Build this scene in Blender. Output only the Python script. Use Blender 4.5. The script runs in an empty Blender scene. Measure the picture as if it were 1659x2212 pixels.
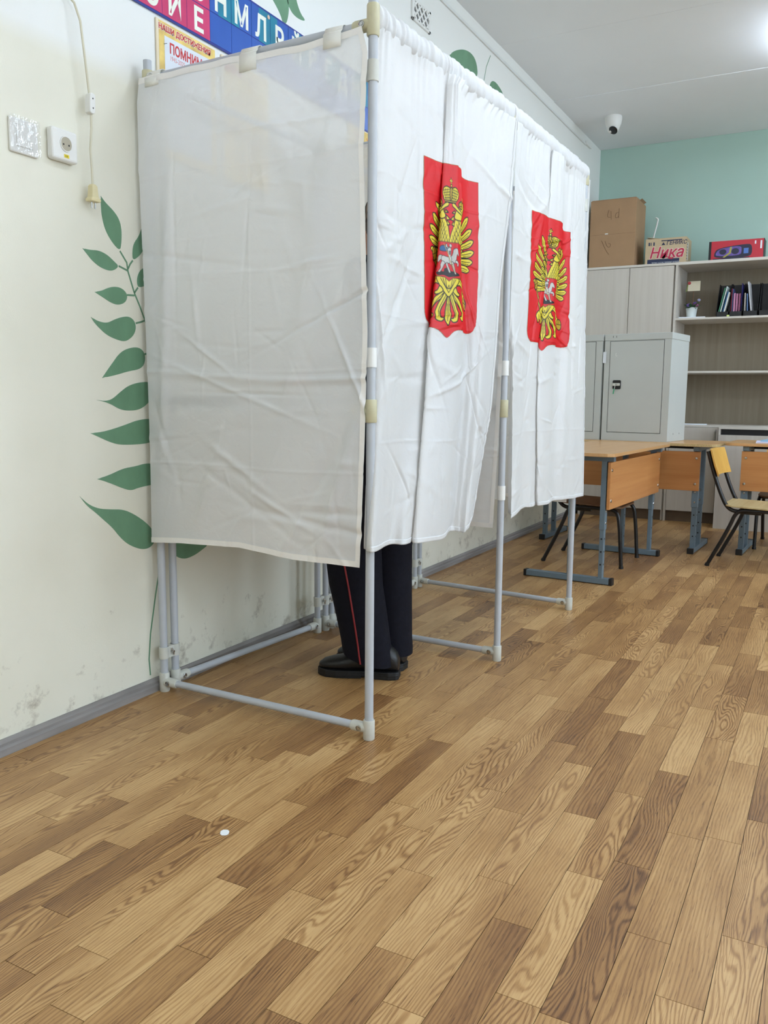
import bpy, bmesh, math, random
import numpy as np
from mathutils import Vector, Matrix, Euler
random.seed(7); RNG = np.random.default_rng(11)
S = bpy.context.scene
COL = S.collection
PI = math.pi

# ------------------------------------------------------------------ camera
F_PX, W_PX, H_PX = 1817.543, 1659.0, 2212.0
CAM = Vector((1.974, -2.091, 0.999)); YAW, PITCH, ROLL = 0.49245, 0.13661, 0.00845
def cam_axes():
    fw = Vector((-math.sin(YAW)*math.cos(PITCH), math.cos(YAW)*math.cos(PITCH), -math.sin(PITCH)))
    r = Vector((math.cos(YAW), math.sin(YAW), 0)); u = r.cross(fw)
    return (math.cos(ROLL)*r + math.sin(ROLL)*u, -math.sin(ROLL)*r + math.cos(ROLL)*u, fw)
CR, CU, CF = cam_axes()
cd = bpy.data.cameras.new('camera'); cam = bpy.data.objects.new('camera', cd); COL.objects.link(cam)
cd.sensor_fit = 'HORIZONTAL'; cd.sensor_width = 36.0; cd.lens = F_PX/W_PX*36.0; cd.clip_start = 0.02
m = Matrix.Identity(4)
for i in range(3):
    m[i][0], m[i][1], m[i][2], m[i][3] = CR[i], CU[i], -CF[i], CAM[i]
cam.matrix_world = m
S.camera = cam

# ------------------------------------------------------------------ world, lights, exposure
S.view_settings.view_transform = 'Standard'; S.view_settings.look = 'None'
S.view_settings.gamma = 1.0; S.view_settings.use_curve_mapping = False
S.view_settings.exposure = 0.14
wd = bpy.data.worlds.new('sky'); S.world = wd; wd.use_nodes = True
wd.node_tree.nodes['Background'].inputs[0].default_value = (0.72, 0.84, 1.0, 1)
wd.node_tree.nodes['Background'].inputs[1].default_value = 1.6
XR, YB, YF, ZC, XW = 6.0, 5.56, -3.6, 3.135, -0.02      # room: right wall, back wall, rear wall, ceiling, left wall
WIN = [(-3.0, -1.1), (-0.3, 1.6), (2.4, 4.3)]            # window spans along the right wall
for (a, b) in WIN:
    ld = bpy.data.lights.new('window_daylight', 'AREA'); ld.shape = 'RECTANGLE'; ld.size = b-a-0.1; ld.size_y = 1.7
    ld.energy = 46; ld.color = (0.66, 0.83, 1.0)
    lo = bpy.data.objects.new('window_daylight', ld); COL.objects.link(lo)
    lo.location = (XR+0.16, (a+b)/2, 1.85); lo.rotation_euler = (0, PI/2, 0)     # -Z axis turned to -X
LAMP_E = 13.5

# ------------------------------------------------------------------ materials
def lin(c):
    return tuple(((v/255.0)/12.92 if v/255.0 <= 0.04045 else ((v/255.0+0.055)/1.055)**2.4) for v in c)
MATS = {}
def nodes_of(mt): return mt.node_tree.nodes, mt.node_tree.links
def mat(name, rgb, rough=0.5, metal=0.0, var=0.05, scale=8.0, bump=0.0, bscale=60.0, spec=0.5, stretch=None, emit=0.0):
    if name in MATS: return MATS[name]
    mt = bpy.data.materials.new(name); mt.use_nodes = True; n, l = nodes_of(mt)
    b = n['Principled BSDF']; c = lin(rgb)
    b.inputs['Roughness'].default_value = rough; b.inputs['Metallic'].default_value = metal
    b.inputs['Specular IOR Level'].default_value = spec
    tc = n.new('ShaderNodeTexCoord'); mp = n.new('ShaderNodeMapping'); l.new(tc.outputs['Object'], mp.inputs[0])
    if stretch: mp.inputs['Scale'].default_value = stretch
    nz = n.new('ShaderNodeTexNoise'); nz.inputs['Scale'].default_value = scale; nz.inputs['Detail'].default_value = 5
    l.new(mp.outputs[0], nz.inputs['Vector'])
    rp = n.new('ShaderNodeValToRGB'); rp.color_ramp.elements[0].position = 0.3; rp.color_ramp.elements[1].position = 0.7
    rp.color_ramp.elements[0].color = tuple(max(0, v*(1-var)) for v in c)+(1,)
    rp.color_ramp.elements[1].color = tuple(min(1, v*(1+var)) for v in c)+(1,)
    l.new(nz.outputs['Fac'], rp.inputs[0]); l.new(rp.outputs[0], b.inputs['Base Color'])
    if bump:
        n2 = n.new('ShaderNodeTexNoise'); n2.inputs['Scale'].default_value = bscale; n2.inputs['Detail'].default_value = 3
        l.new(mp.outputs[0], n2.inputs['Vector'])
        bp = n.new('ShaderNodeBump'); bp.inputs['Strength'].default_value = bump; bp.inputs['Distance'].default_value = 0.004
        l.new(n2.outputs['Fac'], bp.inputs['Height']); l.new(bp.outputs[0], b.inputs['Normal'])
    if emit:
        b.inputs['Emission Color'].default_value = c+(1,); b.inputs['Emission Strength'].default_value = emit
    MATS[name] = mt; return mt
def cloth_mat(name, rgb, transl=0.4, transp=0.03, attr=None, gloss=0.06):
    mt = bpy.data.materials.new(name); mt.use_nodes = True; n, l = nodes_of(mt)
    for x in list(n):
        if x.type != 'OUTPUT_MATERIAL': n.remove(x)
    out = [x for x in n if x.type == 'OUTPUT_MATERIAL'][0]
    di = n.new('ShaderNodeBsdfDiffuse'); tr = n.new('ShaderNodeBsdfTranslucent'); tp = n.new('ShaderNodeBsdfTransparent'); gl = n.new('ShaderNodeBsdfGlossy')
    gl.inputs['Roughness'].default_value = 0.45
    tc = n.new('ShaderNodeTexCoord'); wv = n.new('ShaderNodeTexNoise'); wv.inputs['Scale'].default_value = 3.0; wv.inputs['Detail'].default_value = 4
    l.new(tc.outputs['Object'], wv.inputs['Vector'])
    rp = n.new('ShaderNodeValToRGB'); c = lin(rgb)
    rp.color_ramp.elements[0].position = .3; rp.color_ramp.elements[1].position = .7
    rp.color_ramp.elements[0].color = tuple(v*0.97 for v in c)+(1,); rp.color_ramp.elements[1].color = c+(1,)
    l.new(wv.outputs['Fac'], rp.inputs[0]); src = rp.outputs[0]
    if attr:
        at = n.new('ShaderNodeAttribute'); at.attribute_name = attr; src = at.outputs['Color']
    for s in (di, tr): l.new(src, s.inputs['Color'])
    bn = n.new('ShaderNodeTexNoise'); bn.inputs['Scale'].default_value = 26; bn.inputs['Detail'].default_value = 4; bn.inputs['Distortion'].default_value = .8
    l.new(tc.outputs['Object'], bn.inputs['Vector'])
    bp = n.new('ShaderNodeBump'); bp.inputs['Strength'].default_value = 0.22; bp.inputs['Distance'].default_value = 0.008
    l.new(bn.outputs['Fac'], bp.inputs['Height'])
    for s in (di, tr, gl): l.new(bp.outputs[0], s.inputs['Normal'])
    m1 = n.new('ShaderNodeMixShader'); m1.inputs[0].default_value = transl; l.new(di.outputs[0], m1.inputs[1]); l.new(tr.outputs[0], m1.inputs[2])
    m2 = n.new('ShaderNodeMixShader'); m2.inputs[0].default_value = transp; l.new(m1.outputs[0], m2.inputs[1]); l.new(tp.outputs[0], m2.inputs[2])
    m3 = n.new('ShaderNodeMixShader'); m3.inputs[0].default_value = gloss; l.new(m2.outputs[0], m3.inputs[1]); l.new(gl.outputs[0], m3.inputs[2])
    l.new(m3.outputs[0], out.inputs[0]); MATS[name] = mt; return mt
def wood_mat(name, rgb, dark, axis='Z', freq=70.0, rough=0.45, contrast=1.0):
    """laminate with straight grain running along the given object axis"""
    mt = bpy.data.materials.new(name); mt.use_nodes = True; n, l = nodes_of(mt); b = n['Principled BSDF']
    tc = n.new('ShaderNodeTexCoord'); mp = n.new('ShaderNodeMapping'); l.new(tc.outputs['Object'], mp.inputs[0])
    sc = [freq]*3; sc['XYZ'.index(axis)] = freq*0.035; mp.inputs['Scale'].default_value = sc
    nz = n.new('ShaderNodeTexNoise'); nz.inputs['Scale'].default_value = 1.0; nz.inputs['Detail'].default_value = 6; nz.inputs['Roughness'].default_value = .65
    l.new(mp.outputs[0], nz.inputs['Vector'])
    rp = n.new('ShaderNodeValToRGB'); rp.color_ramp.elements[0].position = .5-.22/contrast; rp.color_ramp.elements[1].position = .5+.2/contrast
    rp.color_ramp.elements[0].color = lin(dark)+(1,); rp.color_ramp.elements[1].color = lin(rgb)+(1,)
    l.new(nz.outputs['Fac'], rp.inputs[0]); l.new(rp.outputs[0], b.inputs['Base Color']); b.inputs['Roughness'].default_value = rough
    MATS[name] = mt; return mt
def floor_mat():
    """printed oak planks: UV runs in metres along/across each plank, 'tone' and 'fig' vary from plank to plank"""
    mt = bpy.data.materials.new('oak_print'); mt.use_nodes = True; n, l = nodes_of(mt); b = n['Principled BSDF']
    def mth(op, a, c=None, v=None):
        q = n.new('ShaderNodeMath'); q.operation = op
        for i, x in enumerate((a, c, v)):
            if x is None: continue
            if isinstance(x, (int, float)): q.inputs[i].default_value = x
            else: l.new(x, q.inputs[i])
        return q.outputs[0]
    uv = n.new('ShaderNodeUVMap'); uv.uv_map = 'UVMap'; sx = n.new('ShaderNodeSeparateXYZ'); l.new(uv.outputs[0], sx.inputs[0])
    tone = n.new('ShaderNodeAttribute'); tone.attribute_name = 'tone'; fig = n.new('ShaderNodeAttribute'); fig.attribute_name = 'fig'
    def noise(su, sv, sc, det, rgh=.55):
        mp = n.new('ShaderNodeMapping'); mp.inputs['Scale'].default_value = (su, sv, 1); l.new(uv.outputs[0], mp.inputs[0])
        z = n.new('ShaderNodeTexNoise'); z.inputs['Scale'].default_value = sc; z.inputs['Detail'].default_value = det; z.inputs['Roughness'].default_value = rgh
        l.new(mp.outputs[0], z.inputs['Vector']); return z.outputs['Fac']
    warp = noise(1.5, 8.0, 1.0, 2.0)
    # cathedral rings: bands in a warped field
    fld = mth('ADD', mth('MULTIPLY', warp, mth('ADD', mth('MULTIPLY', fig.outputs['Fac'], 26.0), 6.0)), mth('MULTIPLY', sx.outputs[1], 120.0))
    wob = noise(9, 60, 1.0, 2.0); fld = mth('ADD', fld, mth('MULTIPLY', wob, 1.1))
    ring = mth('POWER', mth('ADD', mth('MULTIPLY', mth('SINE', mth('MULTIPLY', fld, 6.2832)), .5), .5), 2.2)
    # straight grain
    fine = noise(5, 300, 1.0, 4.0, .7); pore = noise(16, 560, 1.0, 2.0, .6)
    pore = mth('MULTIPLY', mth('GREATER_THAN', pore, .63), .5)
    grain = mth('ADD', mth('MULTIPLY', ring, mth('ADD', mth('MULTIPLY', fig.outputs['Fac'], .30), .22)), mth('MULTIPLY', fine, .75))
    grain = mth('ADD', grain, mth('MULTIPLY', pore, .9))
    broad = noise(2.2, 9, 1.0, 3.0)
    val = mth('ADD', mth('ADD', mth('MULTIPLY', grain, .50), mth('MULTIPLY', broad, .55)), tone.outputs['Fac'])
    rp = n.new('ShaderNodeValToRGB'); e = rp.color_ramp.elements
    e[0].position = .34; e[0].color = lin((202, 164, 112))+(1,); e[1].position = 1.10; e[1].color = lin((72, 46, 26))+(1,)
    for ps, cc in ((.52, (174, 133, 83)), (.72, (138, 98, 58)), (.92, (98, 66, 38))):
        q = e.new(ps); q.color = lin(cc)+(1,)
    l.new(val, rp.inputs[0]); l.new(rp.outputs[0], b.inputs['Base Color'])
    b.inputs['Roughness'].default_value = .40; b.inputs['Specular IOR Level'].default_value = .5
    bp = n.new('ShaderNodeBump'); bp.inputs['Strength'].default_value = .12; bp.inputs['Distance'].default_value = .001
    l.new(fine, bp.inputs['Height']); l.new(bp.outputs[0], b.inputs['Normal'])
    MATS['oak_print'] = mt; return mt
def wall_mat():
    mt = bpy.data.materials.new('cream_wall'); mt.use_nodes = True; n, l = nodes_of(mt); b = n['Principled BSDF']
    tc = n.new('ShaderNodeTexCoord'); sp = n.new('ShaderNodeSeparateXYZ'); l.new(tc.outputs['Object'], sp.inputs[0])
    nz = n.new('ShaderNodeTexNoise'); nz.inputs['Scale'].default_value = 2.2; nz.inputs['Detail'].default_value = 5; l.new(tc.outputs['Object'], nz.inputs['Vector'])
    rp = n.new('ShaderNodeValToRGB'); rp.color_ramp.elements[0].position = .3; rp.color_ramp.elements[1].position = .7
    rp.color_ramp.elements[0].color = lin((226, 223, 205))+(1,); rp.color_ramp.elements[1].color = lin((236, 233, 217))+(1,)
    l.new(nz.outputs['Fac'], rp.inputs[0])
    # whitewashed upper wall above the cream oil paint
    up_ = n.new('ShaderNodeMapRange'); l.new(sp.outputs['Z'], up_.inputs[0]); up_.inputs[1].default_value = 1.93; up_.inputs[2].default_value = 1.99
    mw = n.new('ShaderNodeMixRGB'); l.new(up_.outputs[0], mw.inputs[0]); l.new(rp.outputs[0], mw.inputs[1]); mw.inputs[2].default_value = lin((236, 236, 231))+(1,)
    # scuffs and worn-off dirt just above the skirting, patchy
    sc = n.new('ShaderNodeTexNoise'); sc.inputs['Scale'].default_value = 13; sc.inputs['Detail'].default_value = 7; sc.inputs['Roughness'].default_value = .7
    l.new(tc.outputs['Object'], sc.inputs['Vector'])
    mr = n.new('ShaderNodeMapRange'); l.new(sp.outputs['Z'], mr.inputs[0]); mr.inputs[1].default_value = .06; mr.inputs[2].default_value = .5; mr.inputs[3].default_value = .52; mr.inputs[4].default_value = .76
    gt = n.new('ShaderNodeMath'); gt.operation = 'SUBTRACT'; l.new(sc.outputs['Fac'], gt.inputs[0]); l.new(mr.outputs[0], gt.inputs[1])
    mu = n.new('ShaderNodeMath'); mu.operation = 'MULTIPLY'; mu.use_clamp = True; l.new(gt.outputs[0], mu.inputs[0]); mu.inputs[1].default_value = 5.0
    mx = n.new('ShaderNodeMixRGB'); l.new(mu.outputs[0], mx.inputs[0]); l.new(mw.outputs[0], mx.inputs[1]); mx.inputs[2].default_value = lin((168, 160, 142))+(1,)
    l.new(mx.outputs[0], b.inputs['Base Color']); b.inputs['Roughness'].default_value = .55; b.inputs['Specular IOR Level'].default_value = .35
    bn = n.new('ShaderNodeTexNoise'); bn.inputs['Scale'].default_value = 240; l.new(tc.outputs['Object'], bn.inputs['Vector'])
    bp = n.new('ShaderNodeBump'); bp.inputs['Strength'].default_value = .12; bp.inputs['Distance'].default_value = .002; l.new(bn.outputs['Fac'], bp.inputs['Height']); l.new(bp.outputs[0], b.inputs['Normal'])
    return mt

# ------------------------------------------------------------------ mesh helpers
class MB:
    def __init__(s): s.v = []; s.f = []; s.mi = []; s.cur = 0
    def quad_box(s, M, sx, sy, sz):
        """box of full size sx,sy,sz centred on matrix M"""
        o = len(s.v)
        for z in (-1, 1):
            for y in (-1, 1):
                for x in (-1, 1): s.v.append(tuple(M @ Vector((x*sx/2, y*sy/2, z*sz/2))))
        for f in ((0, 2, 3, 1), (4, 5, 7, 6), (0, 1, 5, 4), (2, 6, 7, 3), (0, 4, 6, 2), (1, 3, 7, 5)):
            s.f.append(tuple(o+i for i in f)); s.mi.append(s.cur)
        return s
    def box(s, x0, x1, y0, y1, z0, z1):
        return s.quad_box(Matrix.Translation(((x0+x1)/2, (y0+y1)/2, (z0+z1)/2)), abs(x1-x0), abs(y1-y0), abs(z1-z0))
    def tube(s, pts, r, n=12, caps=True, sq=None):
        pts = [Vector(p) for p in pts]; rs = r if isinstance(r, (list, tuple)) else [r]*len(pts)
        rings = []; up = None
        for i, p in enumerate(pts):
            a = pts[max(0, i-1)]; b = pts[min(len(pts)-1, i+1)]; d = (b-a).normalized()
            if up is None:
                up = Vector((0, 0, 1)) if abs(d.z) < .9 else Vector((1, 0, 0))
            x = up.cross(d)
            if x.length < 1e-6: x = Vector((0, 1, 0)).cross(d)
            x.normalize(); y = d.cross(x).normalized(); up = y
            ring = []
            for k in range(n):
                t = 2*PI*k/n
                ring.append(len(s.v)); s.v.append(tuple(p + rs[i]*(math.cos(t)*x + math.sin(t)*y)))
            rings.append(ring)
        for A, B in zip(rings, rings[1:]):
            for k in range(n):
                s.f.append((A[k], A[(k+1) % n], B[(k+1) % n], B[k])); s.mi.append(s.cur)
        if caps:
            s.f.append(tuple(reversed(rings[0]))); s.f.append(tuple(rings[-1])); s.mi += [s.cur, s.cur]
        return s
    def loft(s, rings, caps=True):
        R = []
        for ring in rings:
            o = len(s.v); s.v += [tuple(p) for p in ring]; R.append(list(range(o, o+len(ring))))
        n = len(R[0])
        for A, B in zip(R, R[1:]):
            for k in range(n): s.f.append((A[k], A[(k+1) % n], B[(k+1) % n], B[k])); s.mi.append(s.cur)
        if caps: s.f.append(tuple(reversed(R[0]))); s.f.append(tuple(R[-1])); s.mi += [s.cur, s.cur]
        return s
    def lathe(s, prof, c, M=None, n=24):
        rings = []
        for (r, h) in prof:
            ring = []
            for k in range(n):
                t = 2*PI*k/n; v = Vector((r*math.cos(t), r*math.sin(t), h))
                if M is not None: v = M @ v
                ring.append(v + Vector(c))
            rings.append(ring)
        return s.loft(rings)
    def prism(s, poly, depth, M):
        """2D polygon in the local XY plane of M, extruded by depth along local Z"""
        n = len(poly); o = len(s.v)
        for h in (0, depth): s.v += [tuple(M @ Vector((x, y, h))) for x, y in poly]
        s.f.append(tuple(o+i for i in reversed(range(n)))); s.f.append(tuple(o+n+i for i in range(n))); s.mi += [s.cur]*2
        for i in range(n):
            j = (i+1) % n; s.f.append((o+i, o+j, o+n+j, o+n+i)); s.mi.append(s.cur)
        return s
    def build(s, name, mats, parent=None, smooth=False, bevel=0.0, seg=2, origin=None):
        me = bpy.data.meshes.new(name)
        off = Vector(origin) if origin is not None else Vector((0, 0, 0))
        me.from_pydata([tuple(Vector(v)-off) for v in s.v], [], s.f)
        for mm in (mats if isinstance(mats, (list, tuple)) else [mats]): me.materials.append(mm)
        if any(s.mi): me.polygons.foreach_set('material_index', s.mi)
        me.validate(); me.update()
        bm = bmesh.new(); bm.from_mesh(me); bmesh.ops.recalc_face_normals(bm, faces=bm.faces); bm.to_mesh(me); bm.free()
        if smooth:
            me.polygons.foreach_set('use_smooth', [True]*len(me.polygons))
            try: me.set_sharp_from_angle(angle=math.radians(40))
            except Exception: pass
        o = bpy.data.objects.new(name, me); COL.objects.link(o)
        o.location = off
        if parent is not None: o.parent = parent
        if bevel:
            b = o.modifiers.new('bevel', 'BEVEL'); b.width = bevel; b.segments = seg; b.limit_method = 'ANGLE'; b.angle_limit = math.radians(40)
        return o
def empty(name, label, cat, loc=(0, 0, 0), rz=0.0, group=None):
    o = bpy.data.objects.new(name, None); COL.objects.link(o); o.location = loc; o.rotation_euler = (0, 0, rz)
    o.empty_display_size = .05
    return tag(o, label, cat, group)
def tag(o, label, cat, group=None):
    o['label'] = label; o['category'] = cat
    if group: o['group'] = group
    return o
def struct(o): o['kind'] = 'structure'; return o
def grid_mesh(name, X, mats, parent=None, attr=None, keep=None, thick=0.0):
    """X: (rows, cols, 3) array of points -> quad grid object; keep masks faces, attr gives linear vertex colours"""
    nr, nc, _ = X.shape; idx = np.arange(nr*nc).reshape(nr, nc)
    q = np.stack([idx[:-1, :-1], idx[:-1, 1:], idx[1:, 1:], idx[1:, :-1]], -1).reshape(-1, 4)
    if keep is not None:
        q = q[keep.ravel()]
        used = np.unique(q); remap = np.full(nr*nc, -1); remap[used] = np.arange(len(used)); q = remap[q]
        V = X.reshape(-1, 3)[used]; C = attr.reshape(-1, 3)[used] if attr is not None else None
    else:
        V = X.reshape(-1, 3); C = attr.reshape(-1, 3) if attr is not None else None
    me = bpy.data.meshes.new(name); me.vertices.add(len(V)); me.vertices.foreach_set('co', V.astype(np.float32).ravel())
    me.loops.add(len(q)*4); me.loops.foreach_set('vertex_index', q.astype(np.int32).ravel())
    me.polygons.add(len(q)); me.polygons.foreach_set('loop_start', np.arange(0, len(q)*4, 4, dtype=np.int32))
    me.polygons.foreach_set('use_smooth', np.ones(len(q), bool)); me.update(calc_edges=True)
    if C is not None:
        a = me.attributes.new('print', 'FLOAT_COLOR', 'POINT'); a.data.foreach_set('color', np.concatenate([C, np.ones((len(C), 1))], 1).astype(np.float32).ravel())
    for mm in (mats if isinstance(mats, (list, tuple)) else [mats]): me.materials.append(mm)
    o = bpy.data.objects.new(name, me); COL.objects.link(o)
    if parent is not None: o.parent = parent
    if thick:
        sd = o.modifiers.new('thickness', 'SOLIDIFY'); sd.thickness = thick; sd.offset = 0
    return o
def text_obj(name, txt, size, M, mt, parent=None, depth=0.0004, sx=1.0, align='LEFT', bold=0.0, shear=0.0):
    """flat lettering: local X is the reading direction, local Y up"""
    cu = bpy.data.curves.new(name, 'FONT'); cu.body = txt; cu.size = size; cu.align_x = align; cu.extrude = depth; cu.offset = bold; cu.shear = shear
    t = bpy.data.objects.new(name, cu); COL.objects.link(t)
    dg = bpy.context.evaluated_depsgraph_get(); me = bpy.data.meshes.new_from_object(t.evaluated_get(dg))
    bpy.data.objects.remove(t); bpy.data.curves.remove(cu)
    me.transform(M @ Matrix.Diagonal((sx, 1, 1, 1))); me.materials.clear(); me.materials.append(mt)
    o = bpy.data.objects.new(name, me); COL.objects.link(o)
    if parent is not None: o.parent = parent
    return o
def dup(root, loc, rz=0.0, label=None):
    r = root.copy(); COL.objects.link(r); r.location = loc; r.rotation_euler = (0, 0, rz)
    if label: r['label'] = label
    for ch in root.children:
        c = ch.copy(); COL.objects.link(c); c.parent = r
        for g in ch.children:
            d = g.copy(); COL.objects.link(d); d.parent = c
    return r
def frame(o, x, y):
    """matrix with origin o, local x and y axes"""
    x = Vector(x).normalized(); y = Vector(y).normalized(); z = x.cross(y); M = Matrix.Identity(4)
    for i in range(3): M[i][0], M[i][1], M[i][2], M[i][3] = x[i], y[i], z[i], o[i]
    return M
WALLM = lambda y, z, off=0.0: frame((XW+off, y, z), (0, 1, 0), (0, 0, 1))     # faces +x

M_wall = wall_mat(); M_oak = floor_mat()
M_ceil = mat('ceiling_white', (236, 239, 241), .85, var=.02, scale=1.5, bump=.1, bscale=90)
M_green = mat('green_wall', (172, 200, 187), .7, var=.025, scale=1.6, bump=.1, bscale=120)
M_plain = mat('plain_wall', (228, 226, 214), .7, var=.03, scale=1.6)
M_white = mat('white_plastic', (232, 231, 226), .35, var=.02)
M_cream = mat('cream_plastic', (214, 208, 184), .45, var=.05)
M_fit = mat('fitting_plastic', (206, 206, 196), .45, var=.05, scale=40)
M_fity = mat('fitting_yellowed', (200, 194, 160), .45, var=.06, scale=40)
M_tube = mat('grey_tube', (186, 190, 195), .38, var=.03, scale=20)
M_steel = mat('bright_steel', (190, 190, 188), .25, metal=1.0, var=.05)
M_black = mat('black_plastic', (22, 22, 24), .45, var=.1)
M_dark = mat('dark_gap', (30, 24, 18), .9, var=.1)

# ------------------------------------------------------------------ the room
fl = MB().box(XW-.1, XR+.1, YF-.1, YB+.1, -.12, -.0022).build('floor', M_dark); struct(fl)
PW, X0 = 0.0794, 0.658
JOINTS = {-7: [-.319], -6: [-.633], -5: [-.716, -.26], -4: [-.383], -3: [-.659, -.09], -2: [-.905, -.481], -1: [-.818, -.297], 0: [-1.055, -.637],
 1: [-1.197, -.593, -.136], 2: [-1.106, -.46], 3: [-.81, -.278, .275], 4: [-1.017, -.54, .057], 5: [-.77, -.339, .305], 6: [-.907, -.428, .162],
 7: [-.59, -.154, .475], 8: [-.844, -.24, .225], 9: [-.962, -.536, .104, .524], 10: [-.658, -.176, .398], 11: [-.427, -.007, .5, 1.061], 12: [-.86, -.339, .175, .721, 1.238],
 13: [-.576, -.155, .477, .9], 14: [-.726, -.132, .333], 15: [-.5, .002]}
def proj_px(p):
    d = Vector(p)-CAM; z = d.dot(CF)
    if z < .05: return None
    return (W_PX/2+F_PX*d.dot(CR)/z, H_PX/2-F_PX*d.dot(CU)/z)
planks = []
prng = random.Random(5)
for k in range(int((XW-X0)/PW)-1, int((XR-X0)/PW)+2):
    xa, xb = max(X0+k*PW, XW), min(X0+(k+1)*PW, XR)
    if xb-xa < .004: continue
    js = sorted(JOINTS.get(k, [prng.uniform(-.4, .1)]))
    ys = list(js)
    for a, b in zip(js, js[1:]):
        g = b-a
        if g > .75: ys.append(a+g*prng.uniform(.42, .58))
    y = js[0]
    while y > YF: y -= prng.choice((.424, .424, .48, .53, .60)); ys.append(max(y, YF))
    y = js[-1]
    while y < YB: y += prng.choice((.424, .424, .48, .53, .60)); ys.append(min(y, YB))
    ys = sorted(set(ys))
    for a, b in zip(ys, ys[1:]):
        if b-a < .02: continue
        tone = prng.choice((-.07, -.05, -.02, .0, .02, .05, .1, .17)) + prng.uniform(-.02, .02)
        fig = prng.choice((.1, .15, .3, .5, .8, .95)); uo = prng.uniform(0, 50); vo = prng.uniform(0, 50)
        cs = [proj_px((x, yy, 0)) for x, yy in ((xa, a), (xb, a), (xb, b), (xa, b))]
        area = 0.0
        if all(cs):
            cl = [(min(max(c[0], 0), W_PX), min(max(c[1], 0), H_PX)) for c in cs]
            area = abs(sum(cl[i][0]*cl[(i+1) % 4][1]-cl[(i+1) % 4][0]*cl[i][1] for i in range(4)))/2
        planks.append((area, xa, xb, a, b, tone, fig, uo, vo))
planks.sort(key=lambda t: -t[0])
def plank_mesh(name, lst):
    V, Fc, UV, T, G = [], [], [], [], []
    g = .0006; t = .0024
    for (ar, xa, xb, a, b, tone, fig, uo, vo) in lst:
        o = len(V); x0, x1, y0, y1 = xa+g, xb-g, a+g, b-g
        V += [(x0, y0, -t), (x1, y0, -t), (x1, y1, -t), (x0, y1, -t), (x0, y0, 0), (x1, y0, 0), (x1, y1, 0), (x0, y1, 0)]
        for f in ((4, 5, 6, 7), (0, 1, 5, 4), (1, 2, 6, 5), (2, 3, 7, 6), (3, 0, 4, 7), (3, 2, 1, 0)):
            Fc.append([o+i for i in f])
            for i in f:
                p = V[o+i]; UV += [p[1]-a+uo, p[0]-xa+vo]
        T += [tone]*8; G += [fig]*8
    me = bpy.data.meshes.new(name); me.from_pydata(V, [], Fc); uvl = me.uv_layers.new(name='UVMap'); uvl.data.foreach_set('uv', UV)
    for nm, d in (('tone', T), ('fig', G)):
        at = me.attributes.new(nm, 'FLOAT', 'POINT'); at.data.foreach_set('value', d)
    me.materials.append(M_oak); o = bpy.data.objects.new(name, me); COL.objects.link(o); o.parent = fl; return o
for p in planks[:300]: plank_mesh('plank', [p])
plank_mesh('plank', planks[300:])['kind'] = 'stuff'

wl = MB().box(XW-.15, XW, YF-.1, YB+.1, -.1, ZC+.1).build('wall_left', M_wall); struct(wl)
struct(MB().box(XW-.15, XR+.15, YB, YB+.15, -.1, ZC+.1).build('wall_back', M_green))
struct(MB().box(XW-.15, XR+.15, YF-.15, YF, -.1, ZC+.1).build('wall_rear', M_plain))
wr = MB(); zs0, zs1 = .9, 2.8; prev = YF
for a, b in WIN:
    wr.box(XR, XR+.3, prev, a, 0, ZC); wr.box(XR, XR+.3, a, b, 0, zs0); wr.box(XR, XR+.3, a, b, zs1, ZC); prev = b
wr.box(XR, XR+.3, prev, YB, 0, ZC); struct(wr.build('wall_right', M_plain))
for i, (a, b) in enumerate(WIN):
    w = struct(MB().box(XR+.06, XR+.12, a, a+.07, zs0, zs1).box(XR+.06, XR+.12, b-.07, b, zs0, zs1).box(XR+.06, XR+.12, a, b, zs0, zs0+.07).box(XR+.06, XR+.12, a, b, zs1-.07, zs1).box(XR+.06, XR+.12, (a+b)/2-.03, (a+b)/2+.03, zs0, zs1).build('window_%d' % (i+1), M_white))
    MB().box(XR-.12, XR+.06, a-.05, b+.05, zs0-.04, zs0).build('window_sill', M_white, w, bevel=.005)
ce = struct(MB().box(XW-.15, XR+.3, YF-.1, YB+.1, ZC+.004, ZC+.15).build('ceiling', M_ceil))
ye = [YF, -2.45, -1.34, -.23, .88, 1.97, 3.08, 4.185, YB]
for i, (a, b) in enumerate(zip(ye, ye[1:])):
    MB().box(XW, XR, a+.003, b-.003, ZC-.002*(i % 2), ZC+.0045).build('slab', M_ceil, ce, bevel=.002)
M_grime = mat('aged_skirting', (142, 137, 134), .6, var=.25, scale=9, stretch=(1, .35, 3), bump=.3, bscale=25)
bl = struct(MB().prism([(0, 0), (.022, 0), (.022, .020), (.016, .026), (.016, .034), (.006, .042), (0, .042)], YB-YF, frame((XW, YF, 0), (1, 0, 0), (0, 0, 1)) @ Matrix.Diagonal((1, 1, -1, 1))).build('baseboard_left', M_grime))
M_trunk = mat('trunking_white', (226, 227, 224), .5, var=.04)
tk = struct(MB().box(XW, XW+.010, -1.5, 5.05, 3.050, 3.066).build('trim_1', M_trunk, bevel=.003))
MB().box(XW+.0, XW+.018, 5.05, 5.2, 3.055, 3.088).build('end_cap', M_white, tk, bevel=.004)

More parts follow.
